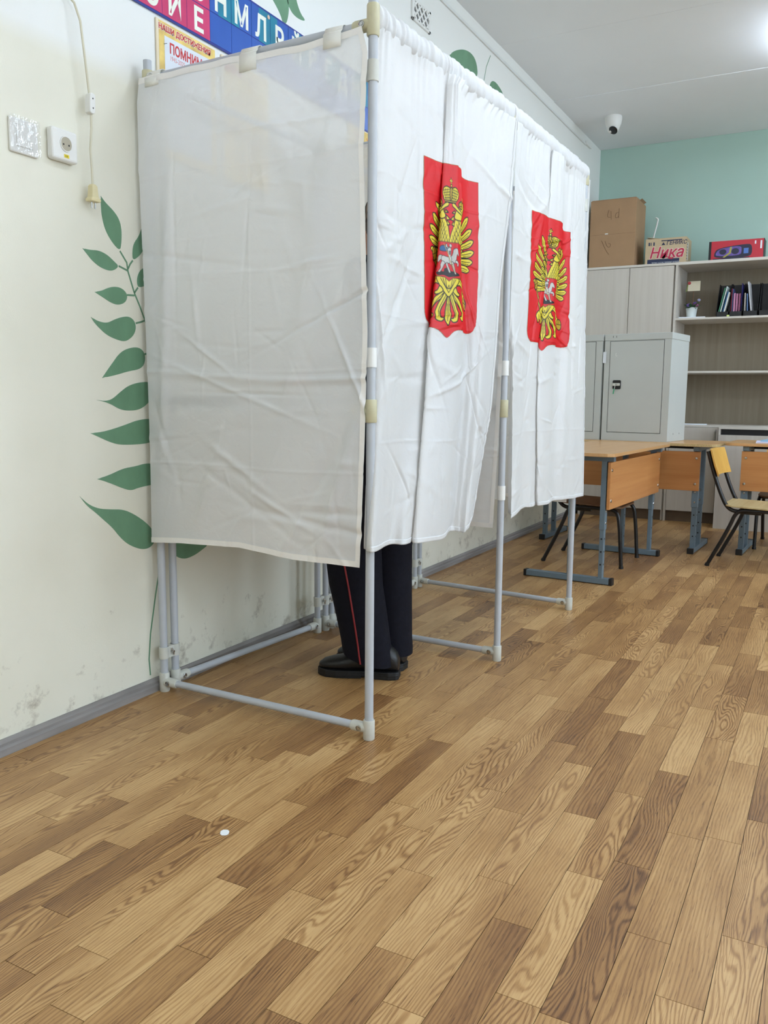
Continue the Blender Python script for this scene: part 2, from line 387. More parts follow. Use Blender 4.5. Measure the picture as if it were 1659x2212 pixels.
# painted leaf branch on the left wall
LEAVES = [
  [(-0.185,1.586),(-0.167,1.570),(-0.133,1.551),(-0.112,1.529),(-0.105,1.499),(-0.108,1.461),(-0.115,1.437),(-0.144,1.456),(-0.171,1.487),(-0.184,1.526),(-0.186,1.561)],
  [(-0.015,1.531),(-0.010,1.509),(-0.008,1.477),(-0.014,1.454),(-0.035,1.432),(-0.062,1.416),(-0.063,1.442),(-0.056,1.469),(-0.032,1.495)],
  [(-0.263,1.423),(-0.236,1.422),(-0.201,1.426),(-0.167,1.418),(-0.140,1.402),(-0.122,1.391),(-0.137,1.378),(-0.159,1.371),(-0.194,1.376),(-0.224,1.390),(-0.243,1.405)],
  [(0.028,1.422),(-0.002,1.405),(-0.029,1.393),(-0.045,1.369),(-0.047,1.347),(-0.040,1.335),(-0.005,1.346),(0.017,1.371)],
  [(-0.223,1.302),(-0.193,1.309),(-0.172,1.319),(-0.143,1.327),(-0.114,1.326),(-0.094,1.314),(-0.090,1.299),(-0.101,1.282),(-0.131,1.272),(-0.160,1.277),(-0.187,1.288),(-0.208,1.296)],
  [(-0.241,1.227),(-0.212,1.216),(-0.177,1.214),(-0.148,1.227),(-0.118,1.237),(-0.088,1.242),(-0.066,1.233),(-0.057,1.215),(-0.062,1.193),(-0.080,1.175),(-0.107,1.162),(-0.143,1.167),(-0.179,1.177),(-0.209,1.196),(-0.229,1.212)],
  [(-0.206,1.047),(-0.188,1.067),(-0.161,1.095),(-0.131,1.126),(-0.097,1.142),(-0.054,1.149),(-0.028,1.139),(-0.019,1.117),(-0.027,1.092),(-0.050,1.078),(-0.096,1.071),(-0.148,1.058)],
  [(-0.231,0.981),(-0.195,0.977),(-0.166,0.984),(-0.136,1.004),(-0.098,1.026),(-0.052,1.037),(-0.000,1.040),(0.036,1.017),(0.018,0.993),(-0.007,0.976),(-0.031,0.959),(-0.063,0.948),(-0.109,0.947),(-0.139,0.952),(-0.174,0.968),(-0.203,0.976)],
  [(-0.261,0.881),(-0.214,0.883),(-0.163,0.892),(-0.111,0.904),(-0.065,0.916),(-0.005,0.921),(0.056,0.906),(0.063,0.865),(-0.008,0.841),(-0.060,0.838),(-0.144,0.840),(-0.187,0.852),(-0.229,0.869)],
  [(-0.241,0.740),(-0.192,0.748),(-0.132,0.765),(-0.079,0.768),(-0.039,0.774),(-0.005,0.773),(0.050,0.747),(0.040,0.706),(-0.005,0.702),(-0.066,0.698),(-0.101,0.691),(-0.135,0.701),(-0.179,0.719),(-0.214,0.732)],
  [(-0.311,0.694),(-0.280,0.666),(-0.240,0.648),(-0.190,0.640),(-0.138,0.634),(-0.093,0.614),(-0.047,0.585),(-0.016,0.558),(-0.000,0.532),(-0.001,0.508),(-0.027,0.491),(-0.067,0.493),(-0.121,0.517),(-0.157,0.548),(-0.185,0.581),(-0.220,0.610),(-0.254,0.639),(-0.287,0.664)],
  [(0.070,0.489),(0.065,0.474),(0.082,0.453),(0.134,0.425),(0.189,0.429),(0.237,0.444),(0.276,0.460),(0.192,0.524),(0.102,0.536)],
  [(0.661,2.500),(0.775,2.545),(0.814,2.504),(0.800,2.435),(0.773,2.411),(0.748,2.451)],
  [(0.775,2.545),(0.842,2.571),(0.882,2.501),(0.933,2.483),(0.868,2.471),(0.814,2.483)],
  [(2.331,2.830),(2.395,2.873),(2.515,2.922),(2.627,2.940),(2.702,2.923),(2.736,2.859),(2.693,2.825),(2.467,2.774),(2.359,2.799)],
  [(2.910,2.815),(2.923,2.864),(2.969,2.900),(3.052,2.904),(3.174,2.872),(3.109,2.818)]]
STEMS = [
  [(-0.115,1.437),(-0.088,1.406),(-0.084,1.380),(-0.072,1.349),(-0.059,1.316),(-0.037,1.277),(-0.016,1.235),(0.002,1.197),(0.031,1.120),(.05,.95),(.055,.75),(.045,.6),(0.037,0.488),(-0.004,0.330),(-0.034,0.199),(-0.044,0.113),(-0.040,0.056)],
  [(-0.122,1.391),(-0.086,1.382)], [(-0.062,1.416),(-0.074,1.403),(-0.083,1.388)], [(-0.091,1.307),(-0.059,1.309)],
  [(-0.043,1.335),(-0.059,1.317)], [(-0.057,1.223),(-0.036,1.228),(-0.016,1.235)], [(-0.016,1.235),(0.005,1.254)], [(-0.023,1.127),(0.028,1.142)],
  [(2.83,2.855),(2.864,2.944),(2.924,3.025)]]
M_leaf = mat('leaf_paint', (106, 147, 115), .6, var=.09, scale=14, stretch=(1, 1, .6))
def smooth_poly(p, it=2):
    tip = p[0]
    for _ in range(it):
        q = []
        for i in range(len(p)):
            a, b = p[i], p[(i+1) % len(p)]
            q += [(a[0]*.75+b[0]*.25, a[1]*.75+b[1]*.25), (a[0]*.25+b[0]*.75, a[1]*.25+b[1]*.75)]
        p = q
    return [tip if False else v for v in p]
def leaf_poly(p):
    tip = p[0]; q = smooth_poly(p); k = min(range(len(q)), key=lambda i: (q[i][0]-tip[0])**2+(q[i][1]-tip[1])**2)
    return q[:k]+[tip]+q[k+1:]
def strip_poly(pts, w):
    L, R = [], []
    for i, p in enumerate(pts):
        a = Vector(pts[max(0, i-1)]); b = Vector(pts[min(len(pts)-1, i+1)]); d = (b-a).normalized(); nn = Vector((-d.y, d.x))*w
        L.append((p[0]+nn.x, p[1]+nn.y)); R.append((p[0]-nn.x, p[1]-nn.y))
    return L+R[::-1]
for lf in LEAVES: MB().prism(leaf_poly(lf), .0008, WALLM(0, 0)).build('painted_leaf', M_leaf, wl)
for i, st in enumerate(STEMS):
    mb = MB(); sp = strip_poly(st, .0028); n = len(st)
    for k in range(n-1): mb.prism([sp[k], sp[k+1], sp[2*n-2-k], sp[2*n-1-k]], .0007, WALLM(0, 0))
    mb.build('painted_stem', M_leaf, wl)

# ------------------------------------------------------------------ ceiling lamps and dome camera
M_led = mat('led_diffuser', (230, 241, 255), .5, var=.0, emit=LAMP_E)
for i, (x, y) in enumerate(((1.93, 3.70), (1.93, .75), (1.93, -2.1), (4.3, 3.63), (4.3, .75), (4.3, -2.1))):
    t = empty('ceiling_lamp', 'white square ceiling lamp with a glowing diffuser', 'lamp', (x, y, ZC-.102), group='square ceiling lamps')
    MB().tube([(0, 0, .03), (0, 0, .098)], .02, 12).box(-.06, .06, -.06, .06, .088, .098).build('housing', M_white, t, bevel=.004)
    MB().box(-.285, .285, -.285, .285, -.02, .03).build('diffuser', M_led, t, bevel=.01)
t = empty('dome_camera', 'small white dome security camera with a black lens, under the ceiling', 'camera', (.29, 4.71, ZC-.002))
MB().lathe([(.062, 0), (.064, -.004), (.064, -.025), (.059, -.055), (.047, -.085)], (0, 0, 0)).build('housing', M_white, t, smooth=True)
Mc = Matrix.Rotation(math.radians(-38), 4, 'X') @ Matrix.Rotation(math.radians(14), 4, 'Y')
sp = [(.0475*math.sin(a), -.0475*math.cos(a)) for a in [PI*k/12 for k in range(13)]]
MB().lathe([(max(r, .0005), h) for r, h in sp], (0, -.004, -.080), n=20).build('ball', M_white, t, smooth=True)
MB().lathe([(.034, 0), (.034, -.006), (.028, -.012), (.001, -.014)], (.008, -.030, -.106), Mc).build('lens', mat('lens_black', (6, 6, 8), .1), t, smooth=True)

# ------------------------------------------------------------------ voting booth frame
PA, PA2, P1, P2, P3 = Vector((.020, -.015, 0)), Vector((.022, .037, 0)), Vector((.824, -.03, 0)), Vector((.885, .861, 0)), Vector((.904, 1.769, 0))
PB1, PB2, PB3, PC1, PC = Vector((.082, .845, 0)), Vector((.092, .893, 0)), Vector((.092, .941, 0)), Vector((.070, 1.803, 0)), Vector((.073, 1.852, 0))
RT, RF = .0128, .0172
fr = empty('booth_frame', 'grey tube frame of the double voting booth with pale plastic joints', 'booth frame', tuple(P1))
FO = P1.copy()
def fbuild(mb, name, mt, parent=None, **k):
    """child of the frame; geometry given in world coordinates"""
    if parent is None: parent = fr; off = FO
    else: off = FO
    mb.v = [tuple(Vector(v)-off) for v in mb.v]
    return mb.build(name, mt, parent, **k)
def up(p, z): return Vector((p.x, p.y, z))
def post(p, z1=2.0, z0=.004): fbuild(MB().tube([up(p, z0), up(p, z1)], RT, 16), 'post', M_tube, smooth=True)
def joint(p, z0, z1, q, zs, mt=M_fit, side=None):
    """split plastic tee: sleeve on post p between z0 and z1, stub at height zs towards q, with a screw"""
    d = (q-p).normalized(); mb = MB()
    mb.tube([up(p, z0), up(p, z0+.003), up(p, z1-.003), up(p, z1)], [RF-.002, RF, RF, RF-.001], 18)
    a = up(p, zs); mb.tube([a, a+d*.052, a+d*.058], [RF-.001, RF-.001, RF-.003], 18)
    j = fbuild(mb, 'joint', mt, smooth=True)
    nrm = side if side is not None else Vector((d.y, -d.x, 0))
    c = a+d*.027+nrm*(RF-.0025); mb = MB()
    M = frame((0, 0, 0), d, Vector((0, 0, 1))); 
    if M.to_3x3().col[2].dot(nrm) < 0: M = frame((0, 0, 0), -d, Vector((0, 0, 1)))
    mb.lathe([(.0088, 0), (.0088, .003), (.0072, .0035), (.0065, .0018), (.0045, .0018), (.004, .0032), (.001, .0034)], c, M.to_3x3(), 14)
    fbuild(mb, 'screw', M_steel, j, smooth=True)
    return j
def rail(p, q, z, zq=None): 
    d = (q-p).normalized(); fbuild(MB().tube([up(p, z)+d*.012, up(q, zq if zq else z)-d*.012], RT-.001, 16), 'rail', M_tube, smooth=True)
def clamp(ps, z, h=.04):
    mb = MB(); d = (ps[-1]-ps[0]).normalized()
    for p in ps: mb.tube([up(p, z), up(p, z+h)], RT+.0035, 16)
    c = (ps[0]+ps[-1])/2; L = (ps[-1]-ps[0]).length
    mb.quad_box(frame(up(c, z+h/2), d, Vector((0, 0, 1))), L, h, .02)
    cl = fbuild(mb, 'clamp', M_fit, smooth=True)
    nrm = Vector((d.y, -d.x, 0)); 
    if nrm.x < 0: nrm = -nrm
    for a, b in zip(ps, ps[1:]):
        m_ = up((a+b)/2, z+h/2); mb = MB()
        mb.tube([m_, m_+nrm*.022], .0045, 10)
        mb.tube([m_+nrm*.016+Vector((0, 0, -.012))+d*.004, m_+nrm*.018, m_+nrm*.016+Vector((0, 0, .012))-d*.004], [.0025, .004, .0025], 8)
        fbuild(mb, 'wing_nut', M_steel, cl, smooth=True)
for p in (PA, P1): post(p, 2.016)
for p in (PA2, PB1, PB2, PB3, PC1, PC, P3): post(p, 2.0)
post(P2, 1.978)
for (p, q) in ((PA, P1), (PB2, P2), (PC, P3)):
    s = Vector((0, -1, 0))
    joint(p, .0, .066, q, .034, side=s); joint(q, .0, .06, p, .034, side=s); rail(p, q, .034)
    joint(p, .93, .99, q, .958, side=s); joint(q, .926, .99, p, .958, M_fity, side=s); rail(p, q, .958)
    joint(p, 1.935, 1.986, q, 1.962, M_fity, side=s); joint(q, 1.935, 2.014 if q is P1 else 1.978, p, 1.966, M_fity, side=s); rail(p, q, 1.962, 1.966)
for (p, q) in ((PA2, PB1), (PB3, PC1)):
    s = Vector((1, 0, 0))
    for a, b in ((p, q), (q, p)):
        joint(a, .0, .064, b, .034, side=s); joint(a, .93, .99, b, .958, side=s); joint(a, 1.94, 2.0, b, 1.968, side=s)
    rail(p, q, .034); rail(p, q, .958); rail(p, q, 1.968)
for z in (.115, 1.2, 1.86):
    clamp([PA, PA2], z); clamp([PB1, PB2, PB3], z); clamp([PC1, PC], z)
# front curtain rods in elbow joints on top of the posts
ZR = 1.992
for (p, q) in ((P1, P2), (P2, P3)):
    d = (q-p).normalized(); fbuild(MB().tube([up(p, ZR)+d*.01, up(q, ZR)-d*.01], RT-.001, 14), 'curtain_rod', M_tube, smooth=True)
for p in (P1, P3):
    fbuild(MB().tube([up(p, 1.99), up(p, 2.022), up(p, 2.028)]if p is P1 else [up(p, 1.98), up(p, 1.99), up(p, 2.0)], [RT+.001, RT+.001, RT-.004], 16), 'rod_elbow', M_tube, smooth=True)

# ------------------------------------------------------------------ cloth helpers
def ridges(n, W, Z0, Z1, seed, amp, len_=(.06, .25)):
    r = np.random.default_rng(seed); R = []
    for _ in range(n):
        R.append((r.uniform(0, W), r.uniform(Z0, Z1), r.choice([r.normal(0, .25), r.normal(1.57, .5), r.uniform(0, 3.14)]), r.uniform(*len_), r.uniform(.004, .014), r.uniform(.3, 1)*amp*r.choice([-1, 1])))
    return R
def eval_ridges(R, c, z):
    o = np.zeros_like(c)
    for (cc, zz, an, L, w, a) in R:
        ca, sa = math.cos(an), math.sin(an); u = (c-cc)*ca+(z-zz)*sa; v = -(c-cc)*sa+(z-zz)*ca
        o += a*np.exp(-(u/L)**2*2.0-(v/w)**2)
    return o
def wave_sum(c, z, seed, n, amp, fc, fz):
    r = np.random.default_rng(seed); o = np.zeros_like(c)
    for _ in range(n): o += np.sin(c*r.uniform(*fc)+z*r.uniform(-fz, fz)+r.uniform(0, 6.28))*amp/n*r.uniform(.5, 1.5)
    return o
M_sheer = cloth_mat('sheer_white_cloth', (252, 253, 253), transl=.27, transp=.16, gloss=.06)
M_sheer_hem = cloth_mat('sheer_cloth_hem', (254, 251, 246), transl=.16, transp=.0, gloss=.05)
M_satin = cloth_mat('white_satin_cloth', (248, 248, 247), transl=.38, transp=.0, gloss=.07)
M_print = cloth_mat('printed_cloth', (245, 245, 244), transl=.22, transp=.0, attr='print', gloss=.05)
M_tape = cloth_mat('yellowed_tab_cloth', (250, 248, 238), transl=.12, transp=.0)

# ------------------------------------------------------------------ sheer side curtains hung on the cross frames
# slack drape folds of the near side curtain: centre t, z, direction, half length, width, height
DRAPE = [(.50, 1.74, -1.15, .30, .030, .012), (.44, 1.80, -1.45, .24, .020, .008), (.62, 1.80, 1.05, .24, .028, -.010), (.70, 1.76, 1.2, .22, .020, .010), (.58, 1.92, .1, .10, .020, -.010), (.60, 1.30, 1.35, .45, .030, .009), (.66, 1.20, 1.05, .30, .022, .008), (.70, .72, 1.25, .30, .022, .013), (.64, .75, 1.0, .22, .020, -.009), (.55, .60, .95, .16, .018, .008), (.25, .75, 1.2, .25, .03, .008), (.10, 1.55, 1.45, .40, .03, .009), (.06, 1.1, 1.5, .5, .02, .008), (.35, .78, -.55, .18, .012, .006), (.50, .66, -.45, .16, .010, .006), (.30, 1.55, .15, .16, .010, .005), (.62, 1.37, .12, .12, .008, .005), (.15, 1.85, .9, .12, .02, .008)]
def side_curtain(p, q, label, seed, off=-.022, straps=True):
    d = (q-p).normalized(); L = (q-p).length; nrm = Vector((d.y, -d.x, 0))      # nrm points to -y
    root = empty('side_curtain', label, 'curtain', tuple(up(p, .52)), group=None)
    O = up(p, .52)
    zk = np.array([1.96, 1.89, 1.65, 1.37, 1.17, 1.0, .80, .52])
    left = np.array([-.012, -.024, -.022, -.018, -.016, -.014, -.012, -.012]); right = np.array([.783, .803, .791, .800, .806, .803, .797, .787])*L/.806
    R = ridges(170, L, .5, 2.0, seed, .0030, (.03, .16)); rb = ridges(20, L, .5, 2.0, seed+1, .009, (.15, .45))
    def surf(U, V):
        """U 0..1 across, V 0..1 from the top down"""
        ztop = 1.958-.010*np.sin(np.clip((U-.45)/.55, 0, 1)*PI)**1+(.0012*np.sin(U*31))
        zbot = np.interp(U, [0, .15, .45, .7, 1], [.516, .524, .531, .514, .516])
        Z = ztop+(zbot-ztop)*V
        Tl = np.interp(-Z, -zk, left); Tr = np.interp(-Z, -zk, right); T = Tl+(Tr-Tl)*U
        Nn = .006*wave_sum(T*1.0, Z, seed+5, 4, 1, (4, 14), 3.)+eval_ridges(R, T, Z)+eval_ridges(rb, T, Z)
        for zf in (.78, 1.07, 1.36, 1.66): Nn += .0016*np.exp(-((Z-zf-.004*np.sin(T*9))/.004)**2)      # packing creases
        Nn += .0016*np.exp(-((T-.40)/.004)**2)
        if p is PA: Nn += eval_ridges(DRAPE, T, Z)
        Nn += np.clip(V-.5, 0, 1)**2*.03*np.sin(T*7+1.2)
        Nn = Nn*np.clip(.35+V*2.2, 0, 1)
        P = np.empty(U.shape+(3,))
        off_ = -off+Nn
        P[..., 0] = p.x-O.x+d.x*T+nrm.x*off_; P[..., 1] = p.y-O.y+d.y*T+nrm.y*off_; P[..., 2] = Z-O.z
        return P
    U, V = np.meshgrid(np.linspace(0, 1, 200), np.linspace(0, 1, 330))
    grid_mesh('cloth', surf(U, V), M_sheer, root)
    def edge(u0, u1, v0, v1, nu, nv, nm, mt, push=.0014):
        U, V = np.meshgrid(np.linspace(u0, u1, nu), np.linspace(v0, v1, nv)); X = surf(U, V)
        X[..., 0] += nrm.x*push; X[..., 1] += nrm.y*push
        return grid_mesh(nm, X, mt, root)
    edge(0, 1, .988, 1.0, 200, 4, 'hem', M_sheer_hem); edge(.981, 1, 0, 1, 4, 330, 'hem', M_sheer_hem); edge(0, 1, 0, .012, 200, 4, 'hem', M_sheer_hem)
    # loops of tape that carry it on the top rail
    for (a, b, vz) in ((.015, .085, .012), (.47, .545, .028), (.825, .895, .02)):
        mb = MB(); w = (b-a)*L; c = up(p, 0)+d*(L*(a+b)/2)
        prof = []
        for k in range(9):
            an = -PI/2*0+PI*k/8
            prof.append((math.cos(an)*(RT+.0045), 1.964+math.sin(an)*(RT+.0025)))
        prof = [(RT+.0125, 1.955-vz*1.2-.012), (RT+.0120, 1.955)]+prof+[(-(RT+.006), 1.945)]
        for k in range(len(prof)-1):
            (n0, z0), (n1, z1) = prof[k], prof[k+1]
            vs = [c-d*w/2+nrm*n0+Vector((0, 0, z0)), c+d*w/2+nrm*n0+Vector((0, 0, z0)), c+d*w/2+nrm*n1+Vector((0, 0, z1)), c-d*w/2+nrm*n1+Vector((0, 0, z1))]
            o = len(mb.v); mb.v += [tuple(v-O) for v in vs]; mb.f.append((o, o+1, o+2, o+3)); mb.mi.append(0)
        tb = mb.build('hanging_tab', M_tape, root, smooth=True)
        sd = tb.modifiers.new('thickness', 'SOLIDIFY'); sd.thickness = .0016; sd.offset = 0
    for z in (1.823, 1.078, .62):
        if z < .7 and p is PA: continue
        mb = MB(); c = up(q, z)
        mb.tube([c, c+Vector((0, 0, .053))], RT+.0028, 16)
        mb.quad_box(frame(c+Vector((0, 0, .0265))-d*.02+nrm*.004, d, Vector((0, 0, 1))), .03, .05, .002)
        mb.v = [tuple(Vector(v)-O) for v in mb.v]; mb.build('strap', M_white if z < 1.5 else M_fit, root, smooth=True)
    return root
side_curtain(PA, P1, 'sheer white side curtain with yellowed hem, beside the painted leaf branch', 3)
side_curtain(PB2, P2, 'sheer white partition curtain hanging between the two booths', 23)
side_curtain(PC, P3, 'sheer white side curtain at the desk end of the booth', 43)

# ------------------------------------------------------------------ printed emblem: colours per cloth position
EW, EH = .44, .52
def emblem_raster(step):
    ss = 2; nx, ny = int(EW/step)+1, int(EH/step)+1
    gx = (np.arange(nx*ss)+.5)/(nx*ss); gy = (np.arange(ny*ss)+.5)/(ny*ss)
    X, Y = np.meshgrid(gx, gy); C = np.ones((ny*ss, nx*ss, 3)); inside = np.zeros(X.shape, bool)
    asp = EH/EW
    def mask(poly):
        p = np.array(poly, float); x0, x1, y0, y1 = p[:, 0].min(), p[:, 0].max(), p[:, 1].min(), p[:, 1].max()
        i0, i1 = max(0, int(x0*nx*ss)-1), min(nx*ss, int(x1*nx*ss)+2); j0, j1 = max(0, int(y0*ny*ss)-1), min(ny*ss, int(y1*ny*ss)+2)
        sx, sy = X[j0:j1, i0:i1], Y[j0:j1, i0:i1]; r = np.zeros(sx.shape, bool)
        for k in range(len(p)):
            (ax, ay), (bx, by) = p[k], p[(k+1) % len(p)]
            if ay == by: continue
            cr = ((ay > sy) != (by > sy)) & (sx < (bx-ax)*(sy-ay)/(by-ay)+ax); r ^= cr
        return (slice(j0, j1), slice(i0, i1)), r
    def fill(poly, col):
        s, r = mask(poly); C[s][r] = col; return s, r
    def stroke(pts, w, col, closed=False):
        pts = [tuple(q) for q in pts]
        if closed: pts = pts+[pts[0]]
        for (ax, ay), (bx, by) in zip(pts, pts[1:]):
            i0, i1 = max(0, int((min(ax, bx)-w)*nx*ss)-1), min(nx*ss, int((max(ax, bx)+w)*nx*ss)+2)
            j0, j1 = max(0, int((min(ay, by)-w)*ny*ss)-1), min(ny*ss, int((max(ay, by)+w)*ny*ss)+2)
            if i1 <= i0 or j1 <= j0: continue
            sx, sy = X[j0:j1, i0:i1], Y[j0:j1, i0:i1]*asp; dx, dy = bx-ax, (by-ay)*asp; L2 = dx*dx+dy*dy+1e-12
            t = np.clip(((sx-ax)*dx+(sy-ay*asp)*dy)/L2, 0, 1); d2 = (sx-ax-t*dx)**2+(sy-ay*asp-t*dy)**2
            C[j0:j1, i0:i1][d2 < w*w] = col
    def cr(pts, closed=False, n=6):
        P = [np.array(q, float) for q in pts]; o = []; N = len(P)
        for i in range(N if closed else N-1):
            p0, p1, p2, p3 = (P[(i-1) % N], P[i], P[(i+1) % N], P[(i+2) % N]) if closed else (P[max(0, i-1)], P[i], P[i+1], P[min(N-1, i+2)])
            for k in range(n):
                t = k/n; o.append(tuple(.5*((2*p1)+(-p0+p2)*t+(2*p0-5*p1+4*p2-p3)*t*t+(-p0+3*p1-3*p2+p3)*t**3)))
        if not closed: o.append(tuple(P[-1]))
        return o
    RED, GOLD, DARK, OLD, SIL, BLUE, BLK = [np.array(lin(c)) for c in ((226, 30, 36), (236, 216, 64), (34, 24, 12), (196, 160, 40), (206, 203, 196), (40, 96, 150), (34, 26, 26))]
    sh = [(0, 0), (1, 0), (1, .84)]+[(1-.13+.13*math.cos(a), .84+.10*math.sin(a)) for a in np.linspace(0, PI/2, 8)]+cr([(.80, .942), (.66, .945), (.57, .958), (.5, 1.0), (.43, .958), (.34, .945), (.20, .942)])+[(.13-.13*math.sin(a), .84+.10*math.cos(a)) for a in np.linspace(0, PI/2, 8)]+[(0, .84)]
    s, r = fill(sh, RED); inside[s] |= r
    stroke(sh, .004, np.array(lin((150, 120, 60))), True)
    MI = lambda pts: [(1-a, b) for a, b in pts]
    def both(fn, pts, *a, **k): fn(pts, *a, **k); fn(MI(pts), *a, **k)
    def shape(pts, col=GOLD, w=.0042, smooth=True, sym=True):
        q = cr(pts, True) if smooth else pts
        for z in ((q, MI(q)) if sym else (q,)): fill(z, col); stroke(z, w, DARK, True)
    def line(pts, w=.003, sym=True, col=DARK):
        q = cr(pts)
        for z in ((q, MI(q)) if sym else (q,)): stroke(z, w, col)
    def feather(root, tip, w):
        r_, t_ = np.array(root), np.array(tip); d = t_-r_; L = np.hypot(d[0], d[1]*asp); nn = np.array([-d[1]*asp, d[0]/asp])/L
        pts = [tuple(r_-nn*w*.5), tuple(r_+d*.45-nn*w*.8), tuple(r_+d*.8-nn*w), tuple(t_), tuple(r_+d*.84+nn*w*.9), tuple(r_+d*.45+nn*w*.75), tuple(r_+nn*w*.5)]
        shape(pts); line([tuple(r_+d*.25), tuple(r_+d*.6), tuple(r_+d*.88)], .0028)
        line([tuple(r_+d*.45-nn*w*.45), tuple(r_+d*.8-nn*w*.6)], .002)
    # wings: seven long feathers a side, longest first, then the covert row
    tips = [(.205, .155), (.125, .225), (.085, .295), (.062, .362), (.058, .428), (.075, .49), (.115, .545)]
    roots = [(.345, .37), (.335, .395), (.325, .42), (.32, .45), (.325, .485), (.335, .51), (.345, .53)]
    for rt, tp in list(zip(roots, tips))[::-1]: feather(rt, tp, .026)
    for (a, b) in (((.37, .35), (.27, .29)), ((.36, .38), (.235, .335)), ((.36, .42), (.215, .385)), ((.36, .46), (.215, .44)), ((.37, .5), (.235, .49))): feather(a, b, .02)
    # scepter and orb
    fill([(.135, .545), (.15, .54), (.335, .775), (.32, .785)], OLD); stroke([(.135, .545), (.32, .785)], .003, DARK); stroke([(.15, .54), (.335, .775)], .003, DARK)
    shape([(.10, .50), (.125, .475), (.155, .49), (.165, .525), (.145, .55), (.115, .54)], OLD, sym=False); line([(.11, .52), (.155, .505)], .003, False); line([(.12, .54), (.13, .48)], .003, False)
    # legs and claws
    shape([(.40, .64), (.33, .655), (.27, .675), (.235, .71), (.25, .735), (.29, .72), (.30, .75), (.33, .73), (.325, .70), (.37, .685), (.42, .69)])
    shape([(.235, .70), (.20, .73), (.205, .77), (.235, .79), (.24, .765), (.265, .775), (.275, .80), (.30, .78), (.285, .74), (.26, .715)])
    line([(.39, .65), (.33, .675), (.29, .70)], .003); line([(.23, .73), (.235, .765)], .003); line([(.26, .74), (.275, .78)], .003)
    shape([(.76, .735), (.79, .715), (.825, .72), (.845, .75), (.835, .785), (.80, .80), (.765, .785), (.752, .76)], OLD, sym=False)
    line([(.755, .755), (.845, .755)], .003, False); line([(.80, .755), (.80, .715)], .003, False)
    # tail: stem, V of down, fan of curled plumes
    for pts in ([(.47, .70), (.43, .74), (.38, .77), (.335, .815), (.31, .855), (.325, .885), (.36, .885), (.375, .865), (.352, .86), (.36, .835), (.40, .80), (.45, .765), (.485, .73)],
                [(.475, .72), (.44, .77), (.41, .82), (.395, .86), (.41, .895), (.45, .905), (.47, .885), (.445, .88), (.435, .86), (.45, .82), (.48, .77), (.49, .74)]):
        shape(pts); 
    line([(.465, .73), (.40, .79), (.345, .845)], .0028); line([(.475, .75), (.43, .83), (.425, .875)], .0028)
    shape([(.5, .72), (.485, .78), (.475, .84), (.47, .88), (.5, .925), (.53, .88), (.525, .84), (.515, .78)], sym=False)
    line([(.5, .74), (.5, .90)], .0028, False); line([(.49, .80), (.486, .87)], .002, False); line([(.51, .80), (.514, .87)], .002, False)
    shape([(.385, .645), (.42, .70), (.46, .735), (.5, .76), (.54, .735), (.58, .70), (.615, .645)], sym=False)
    for k in range(3): line([(.42+k*.022, .655), (.46+k*.012, .695+k*.008), (.5, .735-.022*k)], .003)
    shape([(.42, .70), (.40, .725), (.375, .735), (.385, .75), (.42, .745), (.45, .725)])
    # necks with scale feathers, heads, beaks
    shape([(.5, .455), (.497, .415), (.468, .36), (.435, .315), (.405, .285), (.365, .29), (.352, .33), (.336, .38), (.332, .42), (.345, .455)])
    for r_ in range(6):
        for k in range(4):
            x = .358+k*.030+(r_ % 2)*.014; y = .315+r_*.022
            if x < .475-.016*max(0, 4-r_): line([(x, y), (x+.008, y+.022), (x+.016, y)], .0024)
    shape([(.44, .30), (.415, .255), (.37, .235), (.335, .245), (.29, .262), (.262, .29), (.30, .283), (.325, .29), (.36, .31), (.40, .315)])
    shape([(.30, .262), (.265, .268), (.245, .30), (.275, .285), (.305, .285)], OLD); line([(.30, .30), (.255, .325), (.285, .325)], .003)
    for z in ([(.345, .262)], ): both(lambda q, *a: stroke([q[0], (q[0][0]+.001, q[0][1])], .007, DARK), z)
    for (a, b) in (((.44, .26), (.475, .275)), ((.445, .29), (.50, .315)), ((.455, .32), (.487, .345))): shape([a, (b[0], b[1]), ((a[0]+b[0])/2-.02, b[1]+.005)], smooth=False)
    # small crowns on the heads
    shape([(.335, .242), (.325, .215), (.345, .20), (.37, .205), (.388, .222), (.375, .245)], OLD); line([(.335, .225), (.38, .232)], .003); line([(.355, .202), (.355, .24)], .003); line([(.352, .20), (.35, .185)], .004, col=OLD)
    # ribbon and great crown
    shape([(.47, .218), (.43, .225), (.385, .25), (.345, .285), (.37, .28), (.42, .255), (.47, .237)], smooth=True)
    shape([(.425, .212), (.39, .175), (.395, .145), (.435, .13), (.5, .138), (.565, .13), (.605, .145), (.61, .175), (.575, .212), (.5, .22)], sym=False)
    for k in range(4): line([(.402+k*.023, .142+abs(k-1.5)*.004), (.435+k*.016, .205)], .0028); line([(.396+k*.008, .155+k*.014), (.49, .142+k*.016)], .0022)
    shape([(.487, .14), (.5, .13), (.513, .14), (.51, .20), (.49, .20)], OLD, sym=False)
    fill([(.42, .205), (.58, .205), (.575, .222), (.425, .222)], DARK); stroke([(.425, .213), (.575, .213)], .003, OLD)
    shape([(.487, .122), (.5, .112), (.513, .122), (.5, .134)], sym=False); stroke([(.5, .112), (.5, .082)], .0075, DARK); stroke([(.5, .110), (.5, .086)], .004, GOLD); stroke([(.482, .096), (.518, .096)], .0075, DARK); stroke([(.484, .096), (.516, .096)], .004, GOLD)
    # breast shield with the mounted figure
    bs = [(.335, .445), (.665, .445), (.665, .62), (.655, .637), (.63, .645), (.54, .648), (.5, .668), (.46, .648), (.37, .645), (.345, .637), (.335, .62)]
    fill(bs, RED*np.array((.95, 1, 1))); stroke(bs, .0035, np.array(lin((120, 70, 30))), True)
